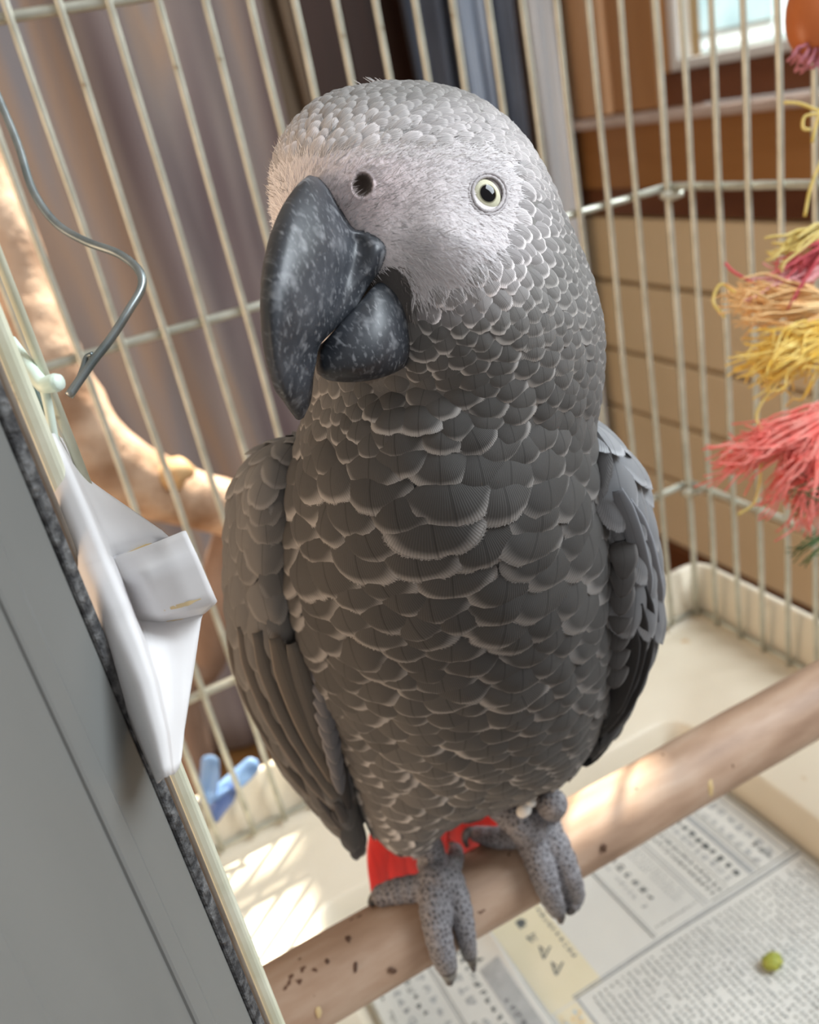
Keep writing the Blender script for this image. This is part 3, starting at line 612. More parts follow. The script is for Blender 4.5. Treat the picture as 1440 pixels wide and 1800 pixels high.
for pts in ([(1440, 195), (1405, 182), (1378, 180)], [(1440, 200), (1415, 205), (1412, 225), (1425, 228)], [(1450, 170), (1436, 215), (1428, 250)], [(1445, 280), (1425, 330), (1415, 380)],
            [(1400, 640), (1345, 700), (1330, 735), (1345, 765)], [(1340, 790), (1335, 850), (1325, 885), (1297, 905)], [(1330, 500), (1290, 478), (1275, 462)], [(1300, 520), (1268, 500), (1254, 530), (1275, 558)], [(1420, 500), (1428, 540), (1440, 580)]):
    put('loose_strand', MB().tube(crom([at(a, b_, 0.332) for a, b_ in pts], 6), 0.0006, 6).me('loose_strand'), YM['straw'] if pts[0][1] != 500 else YM['crimson'], toy)

# ================================================================== the parrot
class Surf:
    """a closed body of revolution-like shape given by image rows: left, right, mid depth and depth radius"""
    def __init__(s, rows, sculpt=()):
        a = np.array(rows, float); s.y, s.l, s.r, s.t, s.d = a.T; s.sc = sculpt
        s.y0, s.y1 = s.y[0], s.y[-1]
    def row(s, y): return pinterp(y, s.y, s.l), pinterp(y, s.y, s.r), pinterp(y, s.y, s.t), pinterp(y, s.y, s.d)
    def relief(s, x, y):
        o = np.zeros(np.broadcast(x, y).shape)
        for (cx, cy, sx, sy, h) in s.sc: o = o+h*np.exp(-((x-cx)/sx)**2-((y-cy)/sy)**2)
        return o
    def P(s, th, y):
        th, y = np.broadcast_arrays(np.asarray(th, float), np.asarray(y, float))
        l, r, t, d = s.row(y); x = (l+r)/2+(r-l)/2*np.cos(th); sn = np.sin(th)
        tt = t-d*sn+s.relief(x, y)*np.clip(sn*2, 0, 1)
        return at(x, y, tt)
    def T(s, x, y):
        l, r, t, d = s.row(y); c = np.clip((x-(l+r)/2)/np.maximum((r-l)/2, 1e-6), -1, 1)
        return t-d*np.sqrt(1-c*c)+s.relief(np.asarray(x, float), y)*np.clip(np.sqrt(1-c*c)*2, 0, 1)
    def frame(s, th, y):
        e = 1e-3; ey = 0.4
        yc = np.clip(y, s.y0+ey, s.y1-ey)
        p = s.P(th, y); a = s.P(th+e, yc)-s.P(th-e, yc); b_ = s.P(th, yc+ey)-s.P(th, yc-ey)
        n = np.cross(b_, a); n /= np.linalg.norm(n, axis=-1)[..., None]+1e-15
        c = at((s.row(y)[0]+s.row(y)[1])/2, y, s.row(y)[2]); sg = np.sign(np.sum(n*(p-c), -1)); sg[sg == 0] = 1
        return p, n*sg[..., None], b_/(np.linalg.norm(b_, axis=-1)[..., None]+1e-15)
    def mesh(s, name, nth, ny, yspace=None):
        k = np.linspace(0, 1, ny); yy = s.y0+(s.y1-s.y0)*(0.5-0.5*np.cos(k*math.pi)) if yspace is None else yspace
        yy[0] += 0.02; yy[-1] -= 0.02; ny = len(yy)
        q = np.linspace(0, 2*math.pi, nth, endpoint=False); q = q-0.55*np.cos(q)*0+0.0
        q = math.pi/2+(q-math.pi)-0.45*np.sin(q-math.pi)     # denser on the side turned to the viewer
        TH, YY = np.meshgrid(q, yy); V = s.P(TH, YY).reshape(-1, 3)
        i = np.arange(ny-1)[:, None]*nth; j = np.arange(nth)[None]; j2 = (j+1) % nth
        F = np.stack([i+j, i+j2, i+nth+j2, i+nth+j], -1).reshape(-1, 4).tolist()
        F.append(list(range(nth-1, -1, -1))); F.append([(ny-1)*nth+k_ for k_ in range(nth)])
        return V, F, TH.reshape(-1), YY.reshape(-1)

BODY = Surf([  # y, left, right, depth, depth radius
    (145, 704, 706, .1905, .0010), (147, 672, 742, .1903, .0075), (151, 645, 765, .1900, .0108), (158, 608, 796, .1895, .0145), (168, 578, 825, .1890, .0175), (182, 552, 852, .1882, .0205),
    (210, 522, 890, .1872, .0240), (250, 494, 926, .1862, .0266), (290, 480, 952, .1857, .0280), (340, 474, 976, .1855, .0286), (400, 482, 1002, .1855, .0288), (450, 500, 1024, .1862, .0290),
    (500, 520, 1043, .1875, .0292), (560, 540, 1057, .1900, .0298), (620, 548, 1061, .1935, .0306), (700, 543, 1054, .1990, .0322), (745, 533, 1044, .2025, .0338), (800, 518, 1048, .2075, .0365),
    (880, 500, 1062, .2150, .0402), (1000, 490, 1078, .2270, .0438), (1100, 500, 1082, .2370, .0448), (1200, 535, 1072, .2480, .0440), (1300, 583, 1040, .2610, .0402), (1360, 612, 1000, .2700, .0360),
    (1400, 630, 930, .2775, .0300), (1425, 641, 862, .2820, .0265), (1445, 650, 805, .2855, .0225), (1470, 668, 765, .2900, .0160), (1485, 685, 750, .2925, .0110), (1493, 702, 738, .2940, .0070), (1497, 719, 723, .2948, .0010)],
    sculpt=[(800, 440, 90, 70, -.0022), (590, 330, 90, 80, -.0030), (858, 345, 55, 50, .0013), (840, 255, 80, 35, -.0010), (720, 420, 45, 80, .0012), (700, 680, 110, 40, .0030), (760, 930, 190, 120, -.003)])

# ---- plumage materials
def feather_mat(name, use_obj, barb=150.0, rim=2.5, dark=0.56, e0=0.60, e1=0.96, bs=0.12):
    mt, nt, b = nodes(name)
    if use_obj: c = N(nt, 'ShaderNodeObjectInfo').outputs['Color']
    else: c = N(nt, 'ShaderNodeAttribute', attribute_name='Col').outputs['Color']
    ed = N(nt, 'ShaderNodeAttribute', attribute_name='edge').outputs['Fac']
    uv = N(nt, 'ShaderNodeUVMap').outputs['UV']; sp = N(nt, 'ShaderNodeSeparateXYZ'); L(nt, uv, sp.inputs[0])
    mr = N(nt, 'ShaderNodeMapRange', interpolation_type='SMOOTHSTEP'); mr.inputs['From Min'].default_value = e0; mr.inputs['From Max'].default_value = e1
    mr.inputs['To Min'].default_value = dark; mr.inputs['To Max'].default_value = rim; L(nt, ed, mr.inputs['Value'])
    # barbs fan out from below the quill
    ay = N(nt, 'ShaderNodeMath', operation='ADD'); L(nt, sp.outputs['Y'], ay.inputs[0]); ay.inputs[1].default_value = 0.25
    an = N(nt, 'ShaderNodeMath', operation='ARCTAN2'); L(nt, sp.outputs['X'], an.inputs[0]); L(nt, ay.outputs[0], an.inputs[1])
    ml = N(nt, 'ShaderNodeMath', operation='MULTIPLY'); L(nt, an.outputs[0], ml.inputs[0]); ml.inputs[1].default_value = barb
    sn = N(nt, 'ShaderNodeMath', operation='SINE'); L(nt, ml.outputs[0], sn.inputs[0])
    sh_ = N(nt, 'ShaderNodeMath', operation='MULTIPLY_ADD'); L(nt, sn.outputs[0], sh_.inputs[0]); sh_.inputs[1].default_value = bs; sh_.inputs[2].default_value = 1.0
    ab_ = N(nt, 'ShaderNodeMath', operation='ABSOLUTE'); L(nt, sp.outputs['X'], ab_.inputs[0])
    qu = N(nt, 'ShaderNodeMapRange'); qu.inputs['From Min'].default_value = 0.006; qu.inputs['From Max'].default_value = 0.016; qu.inputs['To Min'].default_value = 0.68; qu.inputs['To Max'].default_value = 1; L(nt, ab_.outputs[0], qu.inputs['Value'])
    m1 = N(nt, 'ShaderNodeMath', operation='MULTIPLY'); L(nt, mr.outputs[0], m1.inputs[0]); L(nt, sh_.outputs[0], m1.inputs[1])
    m2 = N(nt, 'ShaderNodeMath', operation='MULTIPLY'); L(nt, m1.outputs[0], m2.inputs[0]); L(nt, qu.outputs[0], m2.inputs[1])
    vm = N(nt, 'ShaderNodeVectorMath', operation='SCALE'); L(nt, c, vm.inputs[0]); L(nt, m2.outputs[0], vm.inputs['Scale'])
    L(nt, vm.outputs[0], b.inputs['Base Color'])
    b.inputs['Roughness'].default_value = 0.75; b.inputs['Specular IOR Level'].default_value = 0.25
    b.inputs['Sheen Weight'].default_value = 0.07; b.inputs['Sheen Roughness'].default_value = 0.4
    bump(nt, b, sn.outputs[0], 0.2, 0.0001)
    return mt
FM_OBJ = feather_mat('feather', True, 210); FM_COL = feather_mat('feather_small', False, 110, 2.0, 0.70); FM_HEAD = feather_mat('crown_feather', False, 60, 1.25, 0.90, 0.5, 0.98, 0.06)
FM_BLADE = feather_mat('flight_feather', True, 260, 1.25, 0.85, 0.80, 0.98)
FM_COVERT = feather_mat('covert', True, 160, 1.3, 0.82, 0.70, 0.97, 0.05)
FM_COVERT_S = feather_mat('covert_small', False, 120, 1.3, 0.82, 0.70, 0.97, 0.05)

# ---- feather shapes: egg outline, domed, tip rolled under, a few splits in the vane
def feather_shape(seed, nphi=26, rings=(0.35, 0.62, 0.82, 0.93, 1.0), splits=2):
    r = np.random.default_rng(seed); ph = np.linspace(-math.pi/2, 1.5*math.pi, nphi, endpoint=False)
    rx = 0.5*np.ones(nphi); ry = np.where(np.sin(ph) > 0, 0.46, 0.54)
    jag = 1+0.010*r.normal(size=nphi)*(np.sin(ph) > 0.1)
    for _ in range(splits):
        if r.random() < 0.4:
            k = r.integers(int(nphi*.30), int(nphi*.72)); jag[k] *= r.uniform(0.84, 0.93)
    V = [(0, 0.54, 0.0)]; E_ = [0.0]; 
    for q in rings:
        k = 1+(jag-1)*q**3
        x = rx*np.cos(ph)*q*k; y = 0.54+ry*np.sin(ph)*q*k
        # narrow quill end
        x *= np.clip(0.45+y*1.6, 0.3, 1)
        V += list(zip(x, y, np.zeros(nphi))); E_ += [q]*nphi
    nfr = int(nphi*3.6); base_n = len(V); FR = []
    for q in np.linspace(0.02*math.pi, 0.98*math.pi, nfr):
        q = q+r.normal(0, 0.02); k = np.interp(q, ph, jag); dq = 0.55*math.pi/nfr; ext = 1+r.uniform(0.005, 0.055)
        for (qq, e_) in ((q-dq, 0.95), (q+dq, 0.95), (q+r.normal(0, 0.03), ext)):
            V.append((0.5*math.cos(qq)*e_*k, 0.54+0.46*math.sin(qq)*e_*k, 0.0)); E_.append(min(e_, 1.0))
        FR.append((len(V)-3, len(V)-2, len(V)-1))
    V = np.array(V); E_ = np.array(E_); dist = np.clip((V[:, 1]-0.30)/0.30, 0, 1)
    V[:, 2] = 0.09*(1-E_**2)-0.16*V[:, 0]**2*1.6-0.02*dist*E_**5+0.015*np.sin(V[:, 0]*9+seed)*dist
    F = [(0, 1+k, 1+(k+1) % nphi) for k in range(nphi)]
    for i in range(len(rings)-1):
        a = 1+i*nphi; F += [(a+k, a+nphi+k, a+nphi+(k+1) % nphi, a+(k+1) % nphi) for k in range(nphi)]
    V[base_n:, 2] += 0.004
    return V, F+FR, E_*np.clip(0.55+0.45*dist, 0, 1)
def finish_feather_mesh(me, uv, edge, col=None):
    at_ = me.attributes.new('edge', 'FLOAT', 'POINT'); at_.data.foreach_set('value', np.asarray(edge, np.float32))
    ul = me.uv_layers.new(name='UVMap'); li = np.empty(len(me.loops), np.int32); me.loops.foreach_get('vertex_index', li)
    ul.data.foreach_set('uv', np.asarray(uv, np.float32)[li].reshape(-1))
    if col is not None:
        ca = me.color_attributes.new('Col', 'FLOAT_COLOR', 'POINT')
        ca.data.foreach_set('color', np.hstack([col, np.ones((len(col), 1))]).astype(np.float32).reshape(-1))
BIG = [feather_shape(100+k) for k in range(8)]
SMALL = [feather_shape(200+k, 16, (0.45, 0.8, 1.0), 1) for k in range(6)]
BIG_ME = []
for k, (V, F, E_) in enumerate(BIG):
    me = mesh_np('feather', V, F); finish_feather_mesh(me, V[:, :2], E_); me.materials.append(FM_OBJ); BIG_ME.append(me)
COV_ME = []
for k, (V, F, E_) in enumerate(BIG):
    me = mesh_np('covert', V, F); finish_feather_mesh(me, V[:, :2], E_); me.materials.append(FM_COVERT); COV_ME.append(me)

def in_poly(x, y, poly):
    ins = np.zeros(np.shape(x), bool); n = len(poly)
    for i in range(n):
        (x1, y1), (x2, y2) = poly[i], poly[(i+1) % n]
        c = ((y1 > y) != (y2 > y)) & (x < (x2-x1)*(y-y1)/(y2-y1+1e-12)+x1); ins ^= c
    return ins
def scatter(surf, ncand, spacing, flowf, seed, bands=None):
    if bands:
        out = [scatter_band(surf, n_, spacing, flowf, seed+k, a, b_) for k, (a, b_, n_) in enumerate(bands)]
        return tuple(np.concatenate([o[i] for o in out]) for i in range(9))
    return scatter_band(surf, ncand, spacing, flowf, seed, surf.y0+0.5, surf.y1-0.5)
def scatter_band(surf, ncand, spacing, flowf, seed, ya, yb):
    """anisotropic dart throwing; spacing(x,y) -> along, across ; flowf(P,n,down,x,y) -> flow direction"""
    r = np.random.default_rng(seed)
    q = r.uniform(0, 2*math.pi, ncand*4); y = r.uniform(ya, yb, ncand*4)
    e = 1e-3; A_ = np.linalg.norm(np.cross(surf.P(q+e, y)-surf.P(q-e, y), surf.P(q, y+.2)-surf.P(q, y-.2)), axis=1)
    a_, b_ = spacing(*to_px(surf.P(q, y))[:2]); w = A_/(a_*b_); w /= w.max()
    k = r.random(len(q)) < w*3; q, y = q[k][:ncand], y[k][:ncand]
    p, n, dn = surf.frame(q, y); x, yy, _ = to_px(p)
    fl = flowf(p, n, dn, x, yy); fl -= n*np.sum(fl*n, 1)[:, None]; fl /= np.linalg.norm(fl, axis=1)[:, None]+1e-12
    sd = np.cross(fl, n); a_, b_ = spacing(x, yy)
    cell = float(max(b_.max(), a_.max())); grid = {}; keep = []
    for i in range(len(p)):
        c = tuple((p[i]//cell).astype(int)); ok = True
        for dx in (-1, 0, 1):
            for dy in (-1, 0, 1):
                for dz in (-1, 0, 1):
                    for j in grid.get((c[0]+dx, c[1]+dy, c[2]+dz), ()):
                        d = p[i]-p[j]; u = (d@fl[i])/a_[i]; v_ = (d@sd[i])/b_[i]; w_ = (d@n[i])/a_[i]
                        if u*u+v_*v_+w_*w_ < 1: ok = False; break
                    if not ok: break
                if not ok: break
            if not ok: break
        if ok: keep.append(i); grid.setdefault(c, []).append(i)
    k = np.array(keep); return p[k], n[k], fl[k], sd[k], a_[k], b_[k], x[k], yy[k], q[k]
def feather_matrix(p, n, f, s_, w, ln, tilt, roll=0.0):
    ct, st = math.cos(tilt), math.sin(tilt); Yd = f*ct+n*st; Zd = n*ct-f*st; Xd = np.cross(Yd, Zd)
    if roll:
        c, si = math.cos(roll), math.sin(roll); Xd, Yd = Xd*c+Yd*si, Yd*c-Xd*si
    o = p-Yd*ln*0.42
    M_ = np.eye(4); M_[:3, 0] = Xd*w; M_[:3, 1] = Yd*ln; M_[:3, 2] = Zd*(0.5*(w+ln)); M_[:3, 3] = o; return M_

foot_z = Z0+ZP+RP
parrot = empty('parrot', (0.078, YP, foot_z), 'grey parrot with pale yellow eyes, black beak and red tail gripping the perch', 'parrot')

# ---- body mesh with its pigment and painted shade in the hollows
V, F, TH, YY = BODY.mesh('body', 420, 460)
x, y, z = to_px(V); front = np.sin(TH) > -0.1
FACE = [(462, 300), (505, 274), (560, 262), (640, 250), (720, 246), (790, 236), (860, 238), (905, 268), (922, 320), (920, 380), (905, 430), (868, 472), (815, 505), (752, 532), (728, 525), (714, 486), (692, 468), (640, 520), (560, 620), (470, 420)]
MOUTH = [(545, 640), (600, 560), (640, 500), (672, 472), (694, 468), (708, 484), (722, 500), (724, 560), (722, 640), (640, 680)]
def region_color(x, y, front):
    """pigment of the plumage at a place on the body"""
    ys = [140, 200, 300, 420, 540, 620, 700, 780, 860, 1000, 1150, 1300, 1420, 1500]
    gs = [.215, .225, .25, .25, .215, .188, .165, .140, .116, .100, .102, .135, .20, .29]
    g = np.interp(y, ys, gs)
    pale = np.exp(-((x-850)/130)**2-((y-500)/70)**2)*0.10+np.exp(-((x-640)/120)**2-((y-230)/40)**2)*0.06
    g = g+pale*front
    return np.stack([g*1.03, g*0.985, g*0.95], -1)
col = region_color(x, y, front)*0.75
face = in_poly(x, y, FACE) & front
skin = np.stack([np.full(len(x), .72), np.full(len(x), .675), np.full(len(x), .685)], -1)
nzv = np.array([mnoise.noise(Vector(p)*900) for p in V[face]]) if face.any() else np.zeros(0)
nzw = np.array([mnoise.noise(Vector(p)*160) for p in V[face]])
fc = skin[face]*(1+0.10*nzv+0.08*nzw)[:, None]
lore = np.exp(-((x[face]-650)/90)**2-((y[face]-330)/75)**2)          # pinkish lore, thinly feathered
fc = fc*(1-lore[:, None]*np.array([0.10, 0.20, 0.20]))
ring = np.exp(-((np.hypot((x[face]-856)/1.0, (y[face]-345)/1.15)-44)/16)**2); fc = fc*(1-0.22*ring)[:, None]
spec = (nzv > 0.33) & (lore > 0.25); fc[spec] *= 0.6
col[face] = fc
nos = np.hypot((x-637)/17, (y-326)/20); k = front & (nos < 1.35)
V[k] += (V[k]-CAM)/np.linalg.norm(V[k]-CAM, axis=1)[:, None]*(0.0024*np.clip(1-(nos[k]/1.05)**3, -0.12, 1))[:, None]
kd = front & (nos < 1.0); col[kd] = np.array([.085, .065, .055])*(0.8+0.5*nos[kd])[:, None]  # shade inside the nostril hollow, painted as dark brown
kk = front & (np.hypot((x-650)/24, (y-304)/14) < 1) & (nos >= 1.0); col[kk] *= 0.55
mth = in_poly(x, y, MOUTH) & front; col[mth] = np.array([.085, .078, .075])  # dark gape skin, with the shade of the mouth gap painted in
me = mesh_np('body', V, F); ca = me.color_attributes.new('Col', 'FLOAT_COLOR', 'POINT')
ca.data.foreach_set('color', np.hstack([col, np.ones((len(col), 1))]).astype(np.float32).reshape(-1))
mt, nt, b = nodes('parrot_skin'); L(nt, N(nt, 'ShaderNodeAttribute', attribute_name='Col').outputs['Color'], b.inputs['Base Color'])
b.inputs['Roughness'].default_value = 0.8; b.inputs['Specular IOR Level'].default_value = 0.2; b.inputs['Sheen Weight'].default_value = 0.2
v = coords(nt, (1, 1, 1)); nz = N(nt, 'ShaderNodeTexNoise'); nz.inputs['Scale'].default_value = 1400; nz.inputs['Detail'].default_value = 2; L(nt, v, nz.inputs['Vector']); bump(nt, b, nz.outputs['Fac'], 0.35, 0.0004)
body = put('body', me, mt, parrot)

# ---- contour feathers
def spacing_body(x, y):
    ys = [140, 260, 400, 520, 620, 700, 780, 860, 980, 1080, 1180, 1300, 1420, 1500]
    a_ = np.interp(y, ys, [.0019, .0019, .0017, .0017, .0018, .0021, .0029, .0040, .0045, .0039, .0033, .0033, .0038, .0040])
    b_ = np.interp(y, ys, [.0024, .0025, .0028, .0033, .0041, .0052, .0082, .0112, .0125, .0115, .0102, .0096, .0088, .008])
    left = np.exp(-((x-600)/70)**2-((y-720)/60)**2); return a_*(1-0.2*left), b_*(1-0.35*left)
BR = at(575, 420, .172)
def flow_body(p, n, dn, x, y):
    rad = p-BR; rad = rad/np.linalg.norm(rad, axis=1)[:, None]
    w = np.clip((600-y)/200, 0, 1)[:, None]; w = w*w*(3-2*w)
    down = np.array([0, 0.06, -1.0])[None]+0.0*p
    down = down+0.35*np.clip((y-700)/300, 0, 1)[:, None]*(-AX_R)[None]*np.clip((x-780)/300, -1, 1)[:, None]*1.0
    return rad*w+down*(1-w)+rng.normal(0, 0.09, p.shape)
fp, fn, ff, fs, fa, fb, fx, fy, fq = scatter(BODY, 0, spacing_body, flow_body, 11, [(145.6, 330, 16000), (330, 560, 26000), (560, 760, 16000), (760, 1496.5, 16000)]); print('feathers', len(fp))
frontf = np.sin(fq) > -0.05
NOF = [(470, 320), (500, 285), (560, 270), (640, 258), (720, 256), (790, 246), (858, 248), (896, 275), (912, 320), (910, 380), (894, 425), (858, 465), (805, 498), (742, 520), (726, 540), (718, 640), (700, 662), (560, 668), (540, 640), (470, 420)]
ok = ~(in_poly(fx, fy, NOF) & frontf) & ~((fx < 560) & (fy > 400) & (fy < 640) & frontf & (fx > 440))
fp, fn, ff, fs, fa, fb, fx, fy, fq, frontf = [q[ok] for q in (fp, fn, ff, fs, fa, fb, fx, fy, fq, frontf)]
facing = -np.sum(fn*(fp-CAM)/np.linalg.norm(fp-CAM, axis=1)[:, None], 1)
score = fa*fb*np.clip(facing, 0, 1)
singles = set(np.argsort(-score)[:296].tolist())
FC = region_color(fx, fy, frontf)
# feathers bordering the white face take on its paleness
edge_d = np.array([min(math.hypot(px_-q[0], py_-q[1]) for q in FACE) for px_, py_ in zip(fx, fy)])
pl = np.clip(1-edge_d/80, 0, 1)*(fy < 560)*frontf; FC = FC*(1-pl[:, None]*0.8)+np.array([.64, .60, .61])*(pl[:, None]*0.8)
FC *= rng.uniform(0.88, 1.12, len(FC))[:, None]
AV, AF, AE, AU, AC = [], [], [], [], []; off = 0; HM = []; mats_i = []
for i in range(len(fp)):
    head = fy[i] < 330
    w = fb[i]*rng.uniform(1.45, 1.85); ln = fa[i]*rng.uniform(2.6, 3.1)
    if not head: ln = max(ln, w*0.66)
    tilt = math.radians(rng.uniform(6, 9) if not head else rng.uniform(8, 11)); roll = rng.normal(0, 0.10)
    M_ = feather_matrix(fp[i], fn[i], ff[i], fs[i], w, ln, tilt, roll)
    if i in singles:
        o = put('feather', BIG_ME[i % 8], None, body); o.matrix_basis = Matrix(M_.tolist()); o.color = (*FC[i], 1)
    else:
        vs, fs_, es = (SMALL[i % 6] if fy[i] < 820 or not frontf[i] else BIG[i % 8])
        AV.append(vs@M_[:3, :3].T+M_[:3, 3]); AF += [tuple(q+off for q in f_) for f_ in fs_]; mats_i += [1 if fy[i] < 290+rng.uniform(0, 120) else 0]*len(fs_); AE.append(es); AU.append(vs[:, :2]); AC.append(np.repeat(FC[i][None], len(vs), 0)); off += len(vs)
me = mesh_np('plumage', np.vstack(AV), AF); finish_feather_mesh(me, np.vstack(AU), np.concatenate(AE), np.vstack(AC)); me.materials.append(FM_COL); me.materials.append(FM_HEAD); me.polygons.foreach_set('material_index', mats_i)
put('plumage', me, None, body, label='small overlapping grey feathers', kind='stuff')

# ---- fine white down on the face, bristles on the forehead, tuft on the crown
def hairs(name, n, polyf, length, width, tilt, colf, seed, flowf=flow_body, parent=body):
    r = np.random.default_rng(seed); xs_ = []; ys_ = []
    q = r.uniform(0, math.pi, n*6); y_ = r.uniform(146, 560, n*6); p, nn, dn = BODY.frame(q, y_); x_, yy_, _ = to_px(p)
    k = polyf(x_, yy_); p, nn, dn, x_, yy_ = [v_[k][:n] for v_ in (p, nn, dn, x_, yy_)]
    fl = flowf(p, nn, dn, x_, yy_); fl -= nn*np.sum(fl*nn, 1)[:, None]; fl /= np.linalg.norm(fl, axis=1)[:, None]
    V, F, Cc = [], [], []
    for i in range(len(p)):
        tl = r.uniform(*tilt); l_ = length*r.uniform(.6, 1.2); d = fl[i]*math.cos(tl)+nn[i]*math.sin(tl); d = d+r.normal(0, 0.18, 3); d /= np.linalg.norm(d); s_ = np.cross(d, nn[i])
        s_ /= np.linalg.norm(s_)+1e-9; b0 = p[i]-nn[i]*0.0001; c = colf(x_[i], yy_[i], r); m_ = b0+d*l_*0.5+nn[i]*l_*0.06
        k0 = len(V); V += [b0-s_*width, b0+s_*width, m_+s_*width*.8, m_-s_*width*.8, b0+d*l_]; F += [(k0, k0+1, k0+2, k0+3), (k0+3, k0+2, k0+4)]; Cc += [c]*5
    me = mesh_np(name, V, F); ca = me.color_attributes.new('Col', 'FLOAT_COLOR', 'POINT'); ca.data.foreach_set('color', np.hstack([np.array(Cc), np.ones((len(Cc), 1))]).astype(np.float32).reshape(-1))
    return put(name, me, mt, parent, kind='stuff')
def facecol(x, y, r):
    lo = math.exp(-((x-650)/95)**2-((y-330)/80)**2); g = .80-0.12*lo+r.uniform(-.10, .08)
    if r.random() < 0.12*lo+0.01: g *= 0.55
    return (g, g*(.965-.05*lo), g*(.985-.05*lo))
okface = lambda x, y: in_poly(x, y, FACE) & (np.hypot((x-637)/19, (y-326)/22) > 1) & (np.hypot((x-857)/31, (y-340)/34) > 1) & ~in_poly(x, y, MOUTH)
hairs('facial_down', 9000, okface, 0.0019, 0.000075, (0.12, 0.35), facecol, 31)
hairs('cheek_down', 2500, lambda x, y: in_poly(x, y, [(696, 400), (760, 400), (880, 440), (850, 490), (760, 545), (728, 530), (708, 478)]), 0.0032, 0.00010, (0.08, 0.25), lambda x, y, r: tuple(np.array([.72, .69, .705])*r.uniform(.85, 1.08)), 32)
hairs('forehead_bristles', 220, lambda x, y: (x < 505) & (y > 262) & (y < 350), 0.0026, 0.00006, (0.5, 1.0), lambda x, y, r: tuple(np.array([.40, .36, .34])*r.uniform(.5, 1.1)), 33)
def topcol(x, y, r):
    k = min(max((y-215)/50, 0), 1); g = (.36*(1-k)+.74*k)*r.uniform(.85, 1.1); return (g*1.01, g*.97, g*.97)
hairs('forehead_down', 2600, lambda x, y: (y > 212+0.00035*(x-700)**2*0) & (y < 282) & (x > 478) & (x < 900), 0.0024, 0.00010, (0.06, 0.2), topcol, 35)
hairs('gape_bristles', 1100, lambda x, y: in_poly(x, y, [(684, 462), (712, 466), (740, 505), (742, 620), (726, 650), (716, 560), (700, 490)]), 0.0019, 0.00008, (0.15, 0.5), lambda x, y, r: tuple(np.array([.20, .18, .17])*r.uniform(.4, 1.7)), 34)
mb = MB()
for k in range(26):
    x_ = rng.uniform(632, 720); y_ = 148+(abs(x_-705)/75)**2*9; p = at(x_, y_, .1895); l_ = rng.uniform(8, 22)*np.exp(-((x_-655)/38)**2)+3
    pts = [at(x_+dx*l_*(-0.9), y_-dx*l_*0.55-3*math.sin(dx*2), .1895+0.001*rng.normal()) for dx in (0, .5, 1)]; mb.tube(pts, [0.00012, 0.0001, 0.00004], 4)
put('crown_tuft', mb.me('crown_tuft'), noisy('tuft', (.4, .38, .38), (.6, .58, .58), 100, 0.8), body, kind='stuff')

# ---- beak
def grid_solid(name, rows, mat, parent, m=6, label=None):
    """closed solid from sections of (px, py, depth) running around the part"""
    G = np.array([[at(*q) for q in r] for r in rows]); ns, npz = G.shape[:2]
    A_ = np.array([crom(G[:, j], m) for j in range(npz)]).transpose(1, 0, 2)
    out = []
    for r in A_:
        ext = np.vstack([r[-2:], r, r[:2]]); c = crom(ext, m); out.append(c[2*m:2*m+npz*m])
    G2 = np.array(out); n = G2.shape[1]
    F = [(i*n+k, i*n+(k+1) % n, (i+1)*n+(k+1) % n, (i+1)*n+k) for i in range(len(G2)-1) for k in range(n)]
    F += [tuple(range(n-1, -1, -1)), tuple((len(G2)-1)*n+k for k in range(n))]
    return put(name, mesh_np(name, G2.reshape(-1, 3), F), mat, parent, label=label)
mtb, nt, b = nodes('beak_horn')
v = coords(nt, (1, 1, 1)); n1 = N(nt, 'ShaderNodeTexNoise'); n1.inputs['Scale'].default_value = 90; n1.inputs['Detail'].default_value = 6; L(nt, v, n1.inputs['Vector'])
rp = ramp(nt, [(0.30, (0.018, 0.021, 0.027)), (0.55, (0.038, 0.043, 0.053)), (0.75, (0.085, 0.092, 0.106))]); L(nt, n1.outputs['Fac'], rp.inputs['Fac'])
colr = rp.outputs['Color']
for (rot_, sc_, th) in (((0.5, 0.3, 0.7), (1500, 55, 700), 0.70), ((1.2, -0.6, 2.0), (1300, 60, 900), 0.72), ((0, 0, 0), (330, 330, 330), 0.68)):
    tc = N(nt, 'ShaderNodeTexCoord'); mp = N(nt, 'ShaderNodeMapping'); mp.inputs['Rotation'].default_value = rot_; mp.inputs['Scale'].default_value = sc_; L(nt, tc.outputs['Object'], mp.inputs['Vector'])
    n2 = N(nt, 'ShaderNodeTexNoise'); n2.inputs['Scale'].default_value = 1.0; n2.inputs['Detail'].default_value = 2; L(nt, mp.outputs[0], n2.inputs['Vector'])
    r2 = ramp(nt, [(th-0.12, (0, 0, 0)), (th+0.06, (.7, .7, .7))]); L(nt, n2.outputs['Fac'], r2.inputs['Fac'])
    mx = N(nt, 'ShaderNodeMix', data_type='RGBA'); L(nt, r2.outputs['Color'], mx.inputs['Factor']); L(nt, colr, mx.inputs['A']); mx.inputs['B'].default_value = (0.26, 0.27, 0.29, 1); colr = mx.outputs['Result']
L(nt, colr, b.inputs['Base Color']); b.inputs['Roughness'].default_value = 0.42; bump(nt, b, n1.outputs['Fac'], 0.12, 0.0006)
def U(rows, dt): return [[(x_, y_, t_+dt) for x_, y_, t_ in r] for r in rows]
D = -0.0115
